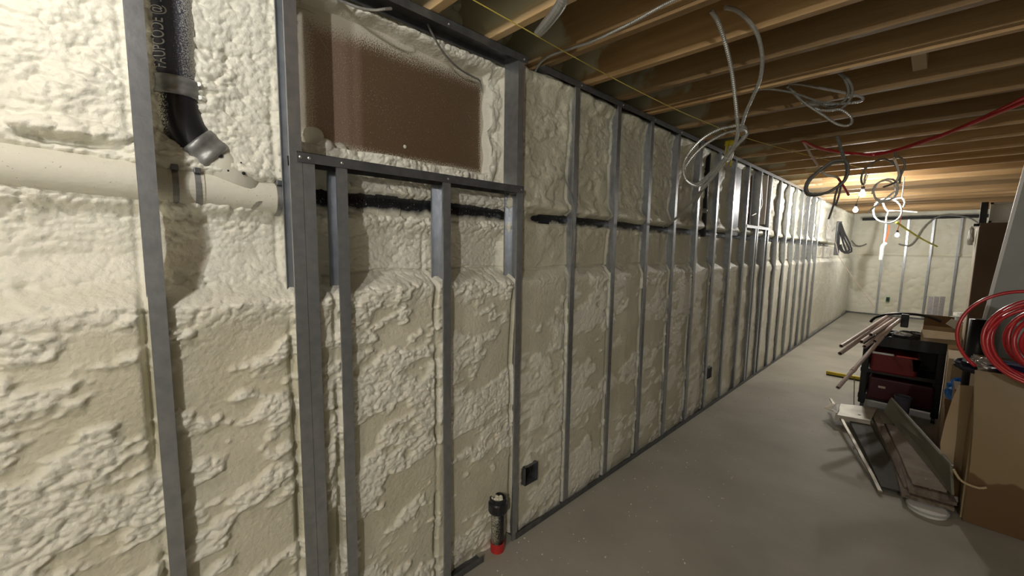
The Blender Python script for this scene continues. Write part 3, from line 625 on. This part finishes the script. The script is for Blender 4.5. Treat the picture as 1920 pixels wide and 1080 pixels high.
tag(cable(MB(), WY(c2_([(450, 350), (480, 385), (520, 390), (560, 375)]), YE-.03), .014, 0, 7, .08).build('electrical_cable', m_mcd), 'short dark cable sagging on the end wall beside its corner', 'cable')
tag(cable(MB(), WY(c2_([(250, 190), (290, 290), (340, 380), (360, 470), (440, 590), (540, 730), (620, 840)]), 9.3), .005, 0, 6, .2).build('string', m_pvc), 'thin pinkish line running down across the wall corner', 'string')
# ---------------------------------------------------------------- bulbs
for i, (p, e_, lab) in enumerate(BULBS):
    t = thing('light_bulb', lab, 'lamp', p); p = Vector(p)
    MB().tube([p+Vector((0, 0, z)) for z in (-.032, -.029, -.018, 0, .015, .03, .04)], .03, 20, radii=[.002, .014, .026, .031, .027, .017, .013]).build('glass', bulbmat(e_), t, smooth=True)
    MB().tube([p+Vector((0, 0, .04)), p+Vector((0, 0, .09))], .018, 14).build('socket', m_black, t, smooth=True)
    top = Vector((p.x+.02, p.y+.03, ZT))
    cable(MB(), [p+Vector((0, 0, .09)), (p+top)/2+Vector((.02, 0, .02)), top], .004 if i < 4 else .007, 0, 6).build('cord', m_blackcloth if i < 4 else m_orange, t)
t = thing('light_socket', 'white empty lamp socket with orange lead on the first end wall stud', 'lamp', tuple(W(1655, 470, 1, 11.6)))
cable(MB(), WY(c2_([(720, 240), (715, 290), (700, 340), (690, 375)]), 11.6), .014, 0, 6).build('lead', m_orange, t)
cable(MB(), WY(c2_([(700, 365), (670, 395), (665, 440), (658, 490)]), 11.6), .035, 0, 8).build('socket_body', m_white, t)
# ================================================================ the heap on the right
def vbox(mb, x0, x1, y0, y1, z0, z1, rz=0):
    c_ = Vector(((x0+x1)/2, (y0+y1)/2, 0)); n0 = len(mb.v); mb.box(x0, x1, y0, y1, z0, z1)
    if rz:
        R_ = Matrix.Rotation(rz, 3, 'Z')
        for i in range(n0, len(mb.v)): mb.v[i] = tuple(R_ @ (Vector(mb.v[i])-c_)+c_)
    return mb
def carton(t, x0, x1, y0, y1, z0, z1, m, th=.006, open_top=True, flaps=()):
    mb = MB(); mb.box(x0, x1, y0, y0+th, z0, z1); mb.box(x0, x1, y1-th, y1, z0, z1); mb.box(x0, x0+th, y0+th, y1-th, z0, z1); mb.box(x1-th, x1, y0+th, y1-th, z0, z1); mb.box(x0+th, x1-th, y0+th, y1-th, z0, z0+th)
    if not open_top: mb.box(x0+th, x1-th, y0+th, y1-th, z1-th, z1)
    mb.build('carton_wall', m, t)
    for q in flaps: MB().slab(q, .005).build('flap', m, t)
# tool cart
CX0, CX1, CY0, CY1 = .965, 1.50, 5.0, 5.45
t = thing('tool_cart', 'black plastic utility cart with open shelves, piled with scrap', 'cart', (1.2, 5.2, 0))
for y in (CY0, CY1-.04):
    for x in (CX0, CX1-.05): MB().box(x, x+.05, y, y+.04, .055, .70).build('post', m_black, t, bevel=.006)
for z, h in ((.10, .05), (.36, .035), (.62, .10)):
    mb = MB(); mb.box(CX0, CX1, CY0, CY1, z, z+.015)
    for a in ((CX0, CX1, CY0-.004, CY0+.016), (CX0, CX1, CY1-.02, CY1)): mb.box(*a, z, z+h)
    for a in ((CX0-.004, CX0+.016), (CX1-.02, CX1)): mb.box(*a, CY0, CY1, z, z+h)
    mb.build('shelf_tray', m_black, t, bevel=.003)
for x in (CX0+.03, CX1-.03):
    for y in (CY0+.03, CY1-.03): MB().tube([(x-.012, y, .03), (x+.012, y, .03)], .03, 14).build('caster', m_black, t)
MB().box(CX0, CX1, CY1-.012, CY1-.004, .1, .7).build('back_panel', m_black, t)
t = thing('tool_case', 'bright red case with an orange corner on the upper shelf of the black cart', 'case', (1.15, 5.0, .38))
MB().box(1.03, 1.34, 4.99, 5.30, .378, .56).build('case_body', m_redcase, t, bevel=.015)
MB().box(1.035, 1.18, 4.984, 4.99, .55, .567).build('white_label', m_white, t); MB().box(1.20, 1.335, 4.984, 4.99, .55, .562).build('red_edge', m_red, t)
MB().add([(1.30, 4.985, .55), (1.36, 4.985, .545), (1.335, 4.985, .44), (1.315, 4.985, .44)], [(0, 3, 2, 1), (0, 1, 2, 3)]).build('orange_corner', m_orange, t)
t = thing('tool_case', 'dark maroon case on the lower shelf of the black cart', 'case', (1.2, 5.0, .12))
MB().box(1.03, 1.46, 4.97, 5.34, .12, .33).build('case_body', m_maroon, t, bevel=.015); MB().box(1.10, 1.15, 4.962, 4.972, .24, .26).build('latch', m_pvc, t, bevel=.003)
# conduit pieces on the cart
t0 = None
pc = [((1577, 649), 4.35, (1664, 593), 5.3), ((1575, 663), 4.3, (1670, 596), 5.3), ((1615, 641), 4.45, (1676, 600), 5.25), ((1633, 628), 4.6, (1680, 597), 5.3), ((1571, 727), 4.2, (1682, 601), 5.3), ((1621, 650), 4.5, (1688, 600), 5.2), ((1640, 640), 4.6, (1668, 602), 5.28)]
pl = ['uppermost pinkish conduit pipe sticking out left from the cart', 'second pinkish conduit pipe sticking out left from the cart', 'short pinkish conduit pipe with its dark end facing out beneath the top two', 'shortest pinkish conduit pipe high in the bundle on the cart', 'longest pinkish conduit pipe, sloping down past the cart corner', 'pinkish conduit pipe resting on the cart corner', 'pinkish conduit pipe in the middle of the bundle on the cart']
for (a, ya, b_, yb), lab in zip(pc, pl):
    t = thing('conduit_pipe', lab, 'pipe', tuple(W(*b_, 1, yb)), 'conduit pipes on the cart')
    A_, B_ = W(*a, 1, ya), W(*b_, 1, yb)
    MB().hollow(A_, B_, .0155, .003, 14).build('pipe_body', m_pvc, t, smooth=False)
    dd = (B_-A_).normalized(); MB().tube([A_+dd*.01, A_+dd*.02], .012, 12).build('dark_bore', m_dark, t)
    if 'longest' in lab: MB().hollow(A_+dd*.27, A_+dd*.32, .019, .004, 14).build('coupling', m_pvc, t)
# things on top of the cart
t = tag(cable(MB(), rig([(1632, 604), (1640, 596), (1660, 590), (1690, 588), (1720, 590), (1745, 595), (1765, 603)], 5.3, 5.3), .012, 0, 8).build('bent_strap', m_black), 'black strap arching over the heap on the cart', 'strap')
p = W(1697, 600, 1, 5.15)
t = thing('black_clip', 'black upright bracket standing on the heap on the cart', 'bracket', tuple(p)); MB().box(p.x-.028, p.x+.025, p.y, p.y+.05, p.z-.07, p.z+.05).build('bracket_body', m_black, t, bevel=.006); MB().box(p.x-.018, p.x+.015, p.y-.004, p.y, p.z-.05, p.z+.03).build('bracket_face', m_blackcloth, t)
def crumple(name, c_, rx, ry, rz, m, label, cat, seed):
    mb = MB().ball(c_, 1, rx, ry, rz, 22, 12); rr = random.Random(seed); c_ = Vector(c_)
    for i, v in enumerate(mb.v):
        v = Vector(v)-c_; f = .78+.34*rr.random(); w = v*f
        if w.z < -rz*.7: w.z = -rz*.7
        mb.v[i] = tuple(c_+w)
    return tag(mb.build(name, m), label, cat)
p = W(1702, 632, 1, 5.1); crumple('plastic_bag', (p.x+.02, 5.15, p.z), .14, .10, .05, m_blackcloth, 'crumpled black bag lying on top of the cart', 'bag', 1)
p = W(1692, 628, 1, 5.0); crumple('plastic_wrap', (p.x, 5.04, p.z), .065, .03, .02, m_silver, 'shiny crumpled plastic on the black bag on the cart', 'wrap', 2)
t = thing('cardboard_box', 'open brown cardboard box lying on the right end of the cart', 'box', (1.5, 5.3, .75))
a, b_, c_, d_ = W(1724, 620, 1, 5.05), W(1790, 625, 1, 5.05), W(1788, 606, 1, 5.5), W(1730, 597, 1, 5.5)
x0, x1 = W(1727, 625, 1, 5.0).x, W(1790, 625, 1, 5.0).x; zt = W(1727, 598, 1, 5.0).z; zb = W(1740, 642, 1, 5.0).z
carton(t, x0, x1+.02, 5.02, 5.40, zb, zb+.105, m_cardl, flaps=[((x0, 5.02, zb+.105), (x1, 5.02, zb+.105), (x1+.02, 4.93, zb+.06), (x0+.02, 4.92, zb+.05))])
MB().box(x0+.006, x1, 5.38, 5.39, zb+.1, zb+.20).build('flap', m_cardd, t)
p = W(1783, 608, 1, 4.85); t = tag(MB().slab([p+Vector((-.03, 0, 0)), p+Vector((.03, .05, -.045)), p+Vector((.07, .1, .01)), p+Vector((.0, .02, .045))], .003).build('paper_sheet', m_paper), 'torn white paper poking up from the box on the cart', 'paper')
# pale carton between cart and front box
t = thing('cardboard_box', 'pale cardboard box standing between the cart and the front box', 'box', (1.65, 4.6, 0))
carton(t, 1.50, 1.80, 4.45, 4.90, .002, .70, m_cardl, open_top=False)
MB().box(1.52, 1.78, 4.447, 4.45, .05, .66).build('front_label', m_card, t)
# tall brown box; light on its side and shade on its front are painted
t = thing('tall_box', 'tall brown box with painted-in lit side and shaded front behind the red coil', 'box', (1.7, 4.9, 0))
k = 4.95/4.6
xa = 1.363+(1.571-1.363)*k; zt = 1.5+(1.715-1.5)*k
MB().box(xa, xa+.20, 4.95, 4.96, .002, zt).build('front_panel', m_brownbox, t); MB().box(xa-.004, xa, 4.95, 5.30, .002, zt-.03).build('side_panel', m_box_lit, t)
MB().box(xa, xa+.20, 4.96, 5.30, .002, zt-.02).build('core', m_cardd, t); MB().box(xa-.03, xa+.03, 5.05, 5.12, zt-.02, zt).build('top_clip', m_dark, t)
p = W(1811, 450, 1, 5.2); t2 = crumple('plastic_wrap', (xa-.03, 5.2, 1.62), .02, .05, .09, m_white, 'white crumpled wrap hanging on the pale side of the tall box', 'wrap', 4)
# grey leaning sheet
t = thing('leaning_sheet', 'large light grey sheet leaning at the right behind the red coil', 'sheet', (2., 4.2, 0))
e0, e1 = W(1917, 340, 1, 4.15), W(1857, 560, 1, 4.15); dz = (e0-e1)/(e0.z-e1.z); bot = e1-dz*(e1.z-.002); topp = e0+dz*(2.2-e0.z)
MB().slab([bot, bot+Vector((1.3, .1, 0)), topp+Vector((1.2, .3, 0)), topp], .016).build('sheet_panel', m_dry, t)
MB().slab([bot+Vector((-.012, -.004, 0)), bot+Vector((.004, -.004, 0)), topp+Vector((.004, -.004, 0)), topp+Vector((-.012, -.004, 0))], .02).build('edge_trim', m_white, t)
# white metal frame below the joists
t = thing('duct_frame', 'open white metal duct end under the joists above the tall box', 'duct', tuple(W(1850, 415, 1, 6.2)))
a = W(1853, 418, 1, 6.2); b_ = W(1901, 385, 1, 6.2); z0, z1 = a.z, a.z+.20; x0, x1 = a.x, b_.x+.03; th = .02
for q in ((x0, x1, z0, z0+th), (x0, x1, z1-th, z1), (x0, x0+th, z0, z1), (x1-th, x1, z0, z1)): MB().box(q[0], q[1], 6.2, 6.23, q[2], q[3]).build('frame_bar', m_dry, t)
MB().box(x0+.01, x1-.01, 6.40, 6.42, z0, z1).build('back_panel', m_conc, t); MB().box(x0-.06, x0-.01, 6.25, 6.30, z0-.02, z1+.01).build('side_block', m_dark, t); MB().box(x1, XR, 6.22, 6.42, z0, z1).build('trunk_duct', m_dry, t)
# dark roll standing behind the coil
p = W(1828, 640, 1, 3.95)
t = thing('black_roll', 'upright black roll standing behind the red coil', 'roll', (p.x+.02, 4.0, p.z)); zc = W(1828, 600, 1, 3.95).z
MB().tube([(p.x+.02, 4.0, .60), (p.x+.02, 4.0, zc)], .055, 18).build('roll_body', m_black, t, smooth=True); MB().tube([(p.x+.02, 4.0, zc), (p.x+.02, 4.0, zc+.004)], .03, 14).build('roll_core', m_blackcloth, t)
MB().box(p.x-.06, p.x+.10, 3.90, 4.15, .002, .60).build('plinth', m_cardd, t)
# large front box
t = thing('cardboard_box', 'large brown cardboard box with a dark stained base at the right edge', 'box', (1.8, 3.4, 0))
FX = 1.575; FY = 3.30; H = .86
mb = MB(); nx, nz = 14, 14
vs = []; fs = []
for i in range(nx+1):
    for j in range(nz+1):
        u, v = i/nx, j/nz; x = FX+.012*math.sin(v*3.1)+u*.75+.02*(1-v)*(1-u); bulge = -.025*math.sin(math.pi*v)*math.sin(math.pi*min(1, u*1.2+.1))
        vs.append((x-.012*v, FY+bulge+.05*u*0, .004+v*H))
for i in range(nx):
    for j in range(nz): a = i*(nz+1)+j; fs.append((a, a+nz+1, a+nz+2, a+1))
face_mat = mat('cardboard_face', (.27, .195, .105), .42, spec=.45, col2=(.235, .17, .09), scale=3, bump=.1, bscale=9)
nt = face_mat.node_tree; N = nt.nodes.new; L = nt.links.new; g = N('ShaderNodeNewGeometry'); s = N('ShaderNodeSeparateXYZ'); L(g.outputs['Position'], s.inputs[0])
nn = N('ShaderNodeTexNoise'); nn.inputs['Scale'].default_value = 7; L(g.outputs['Position'], nn.inputs['Vector'])
ad = N('ShaderNodeMath'); ad.operation = 'MULTIPLY_ADD'; L(nn.outputs[0], ad.inputs[0]); ad.inputs[1].default_value = .16; L(s.outputs[2], ad.inputs[2])
r = N('ShaderNodeMapRange'); r.inputs[1].default_value = .365; r.inputs[2].default_value = .355; L(ad.outputs[0], r.inputs[0])
mx = N('ShaderNodeMix'); mx.data_type = 'RGBA'; L(r.outputs[0], mx.inputs[0]); L(nt.nodes['cmix'].outputs[2], mx.inputs[6]); mx.inputs[7].default_value = (.135, .075, .032, 1); L(mx.outputs[2], nt.nodes['Principled BSDF'].inputs['Base Color'])
mb.add(vs, fs); mb.build('front_panel', face_mat, t, smooth=True)
MB().box(FX+.01, FX+.74, FY+.03, FY+.60, .004, H-.01).build('carton_body', m_card, t)
# bent side flap
mb = MB(); vs = []; fs = []; prof = [W(x, y, 1, 3.55) for x, y in ((1797, 722), (1785, 750), (1772, 790), (1763, 830), (1764, 865), (1772, 900), (1785, 930))]
for p in prof: vs += [tuple(p), (p.x+.10, 3.62, p.z), (p.x+.10, 3.626, p.z), (p.x+.003, 3.557, p.z)]
for i in range(len(prof)-1):
    for k in range(4): a = i*4; fs.append((a+k, a+(k+1) % 4, a+4+(k+1) % 4, a+4+k))
mb.add(vs, fs).build('side_flap', m_cardl, t)
cable(MB(), [W(x, y, 1, 3.27) for x, y in ((1788, 880), (1798, 897), (1812, 907), (1835, 915), (1850, 914))], .006, 0, 6).build('torn_tape', m_cardl, t)
t = crumple('cloth', (1.88, 3.42, H+.022), .30, .16, .035, m_purple, 'dark blue cloth bundled on top of the front cardboard box', 'cloth', 6)
t = crumple('plastic_wrap', (1.615, 3.40, H+.03), .075, .06, .03, m_silver, 'shiny crumpled wrap at the left corner on top of the front box', 'wrap', 8)
t = crumple('cloth', (1.60, 3.62, H-.03), .10, .12, .05, mat('black_cloth', (.02, .022, .035), .7), 'black rag hanging over the left corner of the front box', 'cloth', 9)
t = crumple('plastic_sheet', (1.555, 4.25, .50), .06, .07, .10, m_blue, 'bright blue plastic sheet stuffed between the boxes', 'plastic', 10)
# red tubing coil
t = thing('tube_coil', 'big loose coil of red plastic tubing on top of the front box', 'tube', (1.75, 3.2, H))
def loop(cx_, cz_, rx_, rz_, y_, tilt=.05, r_=.0085, a0=0, a1=2*math.pi):
    n_ = 40; pts = []
    for i in range(n_+1):
        a = a0+(a1-a0)*i/n_; pts.append((cx_+rx_*math.cos(a), y_+tilt*math.sin(a)+.01*math.cos(3*a), cz_+rz_*math.sin(a)))
    MB().tube(pts, r_, 8, caps=True).build('tube_loop', m_red, t, smooth=True)
loop(1.70, 1.09, .225, .225, 3.12, .02, .008, 1.2, 4.0)
for i, (cx_, cz_, rr) in enumerate(((1.80, 1.075, .235), (1.79, 1.08, .215), (1.82, 1.07, .225), (1.83, 1.08, .19), (1.84, 1.075, .175), (1.84, 1.07, .15), (1.85, 1.085, .20), (1.85, 1.07, .125), (1.78, 1.06, .20), (1.86, 1.07, .10))):
    loop(cx_, cz_, rr, rr*.92, 3.14+.02*(i % 4), .03*(-1)**i, .009)
t2 = crumple('plastic_wrap', (1.88, 3.36, 1.06), .22, .05, .17, m_dry, 'grey crumpled plastic sheeting seen through the red tube coil', 'wrap', 12)
# ---------------------------------------------------------------- planks, panel and scrap on the floor
def plank(name, p0, p1, w, th, z0, z1, m, label, cat, group=None, nail=False, lean=0):
    """board from p0 to p1 (floor points), width w across, thickness th, resting at z0..z1"""
    p0, p1 = Vector((*p0, z0)), Vector((*p1, z1)); d = (p1-p0).normalized(); s = Vector((-d.y, d.x, 0)).normalized()
    up = Vector((0, 0, 1)); s = (s*math.cos(lean)+up*math.sin(lean)); nrm = s.cross(d).normalized()
    if nrm.z < 0: nrm = -nrm
    n_ = 8; mb = MB(); rr = random.Random(label)
    vs = []; fs = []
    for i in range(n_+1):
        c_ = p0+(p1-p0)*i/n_; jj = rr.uniform(-.003, .003)
        for a, b in ((-.5, 0), (.5, 0), (.5, 1), (-.5, 1)): vs.append(c_+s*(w*a+jj)+nrm*th*b)
    for i in range(n_):
        for k in range(4): a = i*4; fs.append((a+k, a+(k+1) % 4, a+4+(k+1) % 4, a+4+k))
    fs += [(3, 2, 1, 0), (n_*4, n_*4+1, n_*4+2, n_*4+3)]
    t = thing(name, label, cat, tuple(p0), group); mb.add(vs, fs).build('board', m, t, bevel=.002)
    if nail:
        for q in (.08, .9): MB().tube([p0+(p1-p0)*q+nrm*th, p0+(p1-p0)*q+nrm*(th+.003)], .005, 8).build('nail_head', m_mc, t)
    return t
GP = 'scrap boards lying by the boxes'
plank('scrap_plank', (1.455, 3.30), (1.27, 4.55), .22, .022, .032, .032, m_plank, 'lowest wide weathered plank of the scrap pile', 'plank', GP, True)
plank('scrap_plank', (1.475, 3.33), (1.30, 4.50), .20, .020, .056, .056, m_plank, 'middle wide weathered plank of the scrap pile', 'plank', GP, True)
plank('scrap_plank', (1.455, 3.42), (1.28, 4.40), .15, .018, .078, .08, mat('dusty_plank', (.33, .275, .225), .8, col2=(.22, .175, .14), scale=10, bump=.5, bscale=30), 'top dusty plank of the scrap pile under the grey panel', 'plank', GP, True)
plank('scrap_plank', (1.375, 3.38), (1.10, 4.70), .05, .035, .03, .075, m_plank, 'narrow dark strip of wood left of the wide planks', 'plank', GP)
plank('metal_strip', (1.255, 3.29), (.80, 4.72), .022, .012, .012, .10, m_tin, 'pale metal strip forming the left edge of the scrap pile', 'strip')
plank('scrap_plank', (1.315, 3.36), (.95, 4.70), .13, .014, .016, .075, mat('dark_board', (.055, .05, .038), .7, col2=(.03, .027, .02), scale=5), 'dark flat board beside the pale metal strip', 'plank', GP)
# standing grey-green panel
t = thing('leaning_board', 'grey-green panel standing on edge and leaning back on the planks', 'panel', (1.5, 3.45, .1))
a, b_ = W(1787, 873, 1, 3.40), W(1673, 747, 1, 4.75); c_ = W(1783, 945, 1, 3.36); d_ = W(1697, 838, 1, 4.35)
c_ = Vector((1.56, 3.38, .10)); d_ = Vector((b_.x-.03, 4.72, .10))
MB().slab([c_, a, b_, d_], .014).build('panel_board', m_grey, t, bevel=.003)
MB().tube([a+Vector((-.003, 0, .002)), b_+Vector((-.003, 0, .002))], .006, 6).build('pale_top_edge', m_dry, t)
t = thing('cardboard_box', 'dark brown cardboard box behind the grey-green panel', 'box', (1.62, 4.2, 0)); carton(t, 1.50, 1.74, 3.98, 4.38, .002, .36, m_cardd, flaps=[((1.50, 3.98, .36), (1.74, 3.98, .36), (1.76, 4.0, .47), (1.49, 4.0, .50))])
t = thing('plastic_bin', 'small grey-blue plastic bin at the top end of the planks', 'bin', (1.26, 4.75, 0)); m_gb = mat('grey_blue_plastic', (.06, .06, .08), .5)
MB().tube([(1.275, 4.72, .002), (1.275, 4.72, .25), (1.275, 4.72, .26)], .05, 16, radii=[.042, .052, .056]).build('bin_body', m_gb, t); MB().hollow((1.275, 4.72, .26), (1.275, 4.72, .27), .058, .008, 16).build('bin_rim', m_gb, t)
# bent sheet metal pieces
t = thing('sheet_metal', 'bent dusty sheet metal piece on the far end of the scrap pile', 'metal sheet', (1.0, 4.6, .1))
q = [W(1566, 778, 2, .10), W(1632, 790, 2, .10), W(1645, 765, 2, .12), W(1572, 757, 2, .12)]
MB().slab(q, .004).build('sheet_top', m_tin, t); q2 = [q[0], q[1], q[1]+Vector((.0, -.01, -.04)), q[0]+Vector((0, -.01, -.04))]; MB().slab(q2, .003).build('sheet_lip', m_tin, t)
p = W(1611, 778, 2, .108); MB().tube([p, p+Vector((0, 0, .002))], .012, 10).build('hole', m_dark, t)
t = thing('sheet_metal', 'white torn metal corner at the upper left of the scrap pile', 'metal sheet', tuple(W(1562, 770, 2, .1)))
MB().slab([W(1545, 765, 2, .09), W(1562, 772, 2, .10), W(1575, 760, 2, .14), W(1560, 757, 2, .11)], .004).build('corner_piece', m_paper, t)
MB().slab([W(1558, 768, 2, .11), W(1570, 776, 2, .11), W(1576, 757, 2, .15), W(1568, 757, 2, .15)], .003).build('folded_piece', m_white, t)
# lid
t = thing('bucket_lid', 'white round lid lying on the floor under the near end of the planks', 'lid', (1.50, 3.29, 0))
lc = W(1738, 956, 2, .01); MB().tube([(lc.x, lc.y, .002), (lc.x, lc.y, .018), (lc.x, lc.y, .022)], .09, 32, radii=[.082, .088, .084]).build('lid_disc', m_white, t); MB().hollow((lc.x, lc.y, .018), (lc.x, lc.y, .028), .09, .006, 32).build('lid_rim', m_dry, t)
# yellow tool on floor
t = thing('spirit_level', 'yellow and black bar-shaped tool lying on the floor left of the cart', 'tool', (.7, 6.07, 0))
vbox(MB(), .57, .98, 6.03, 6.07, .012, .05, .03).build('yellow_body', m_yellow, t, bevel=.008); vbox(MB(), .575, .98, 6.025, 6.06, .001, .014, .03).build('black_base', m_dark, t, bevel=.003)
# thin stick standing by the cart
tag(MB().tube([W(1602, 706, 1, 5.0), W(1601, 762, 1, 5.0)], .004, 8).build('thin_rod', m_card), 'thin brown rod standing at the left corner of the cart', 'rod')
# metal offcuts against end wall
GM = 'steel offcuts leaning on the end wall'
for (x, dx, lab) in ((1735, 6, 'left steel stud offcut leaning at the end wall'), (1745, 7, 'middle steel stud offcut leaning at the end wall'), (1755, 8, 'right steel stud offcut leaning at the end wall')):
    t = thing('steel_offcut', lab, 'metal offcut', tuple(W(x, 600, 1, 11.0)), GM); a = W(x, 606, 1, 11.0); a.z = .002; b_ = W(x+dx, 556, 1, 11.4)
    v = Vector((.07, 0, 0)); MB().slab([a, a+v, b_+v, b_], .004).build('web', m_steel, t); MB().slab([a, a+Vector((0, .04, 0)), b_+Vector((0, .04, 0)), b_], .004).build('flange', m_steel_dull, t)
t = thing('white_fitting', 'white stacked fittings standing at the foot of the last end wall stud', 'fitting', tuple(W(1786, 600, 1, 9)))
p = W(1784, 602, 1, 9.0); 
for k in range(3): MB().tube([p+Vector((.03*k, 0, .07*k-.05)), p+Vector((.03*k, 0, .07*k))], .055, 12).build('ring', m_white if k != 1 else m_dry, t)
MB().box(p.x-.08, p.x+.12, 8.95, 9.1, .002, p.z-.05).build('crate', m_cardd, t)
# debris crumbs on the floor
mb = MB(); rr = random.Random(5)
for k in range(260):
    y = rr.uniform(.9, 5.5)**1; x = abs(rr.gauss(0, .45))+.02
    if x > 1.3: continue
    s_ = rr.uniform(.0015, .005); mb.ball((x, y, s_*.6), s_, 1, 1, .7, 6, 4)
tag(mb.build('foam_crumbs', m_foam), 'tiny pale foam crumbs scattered on the concrete floor', 'debris', kind='stuff')
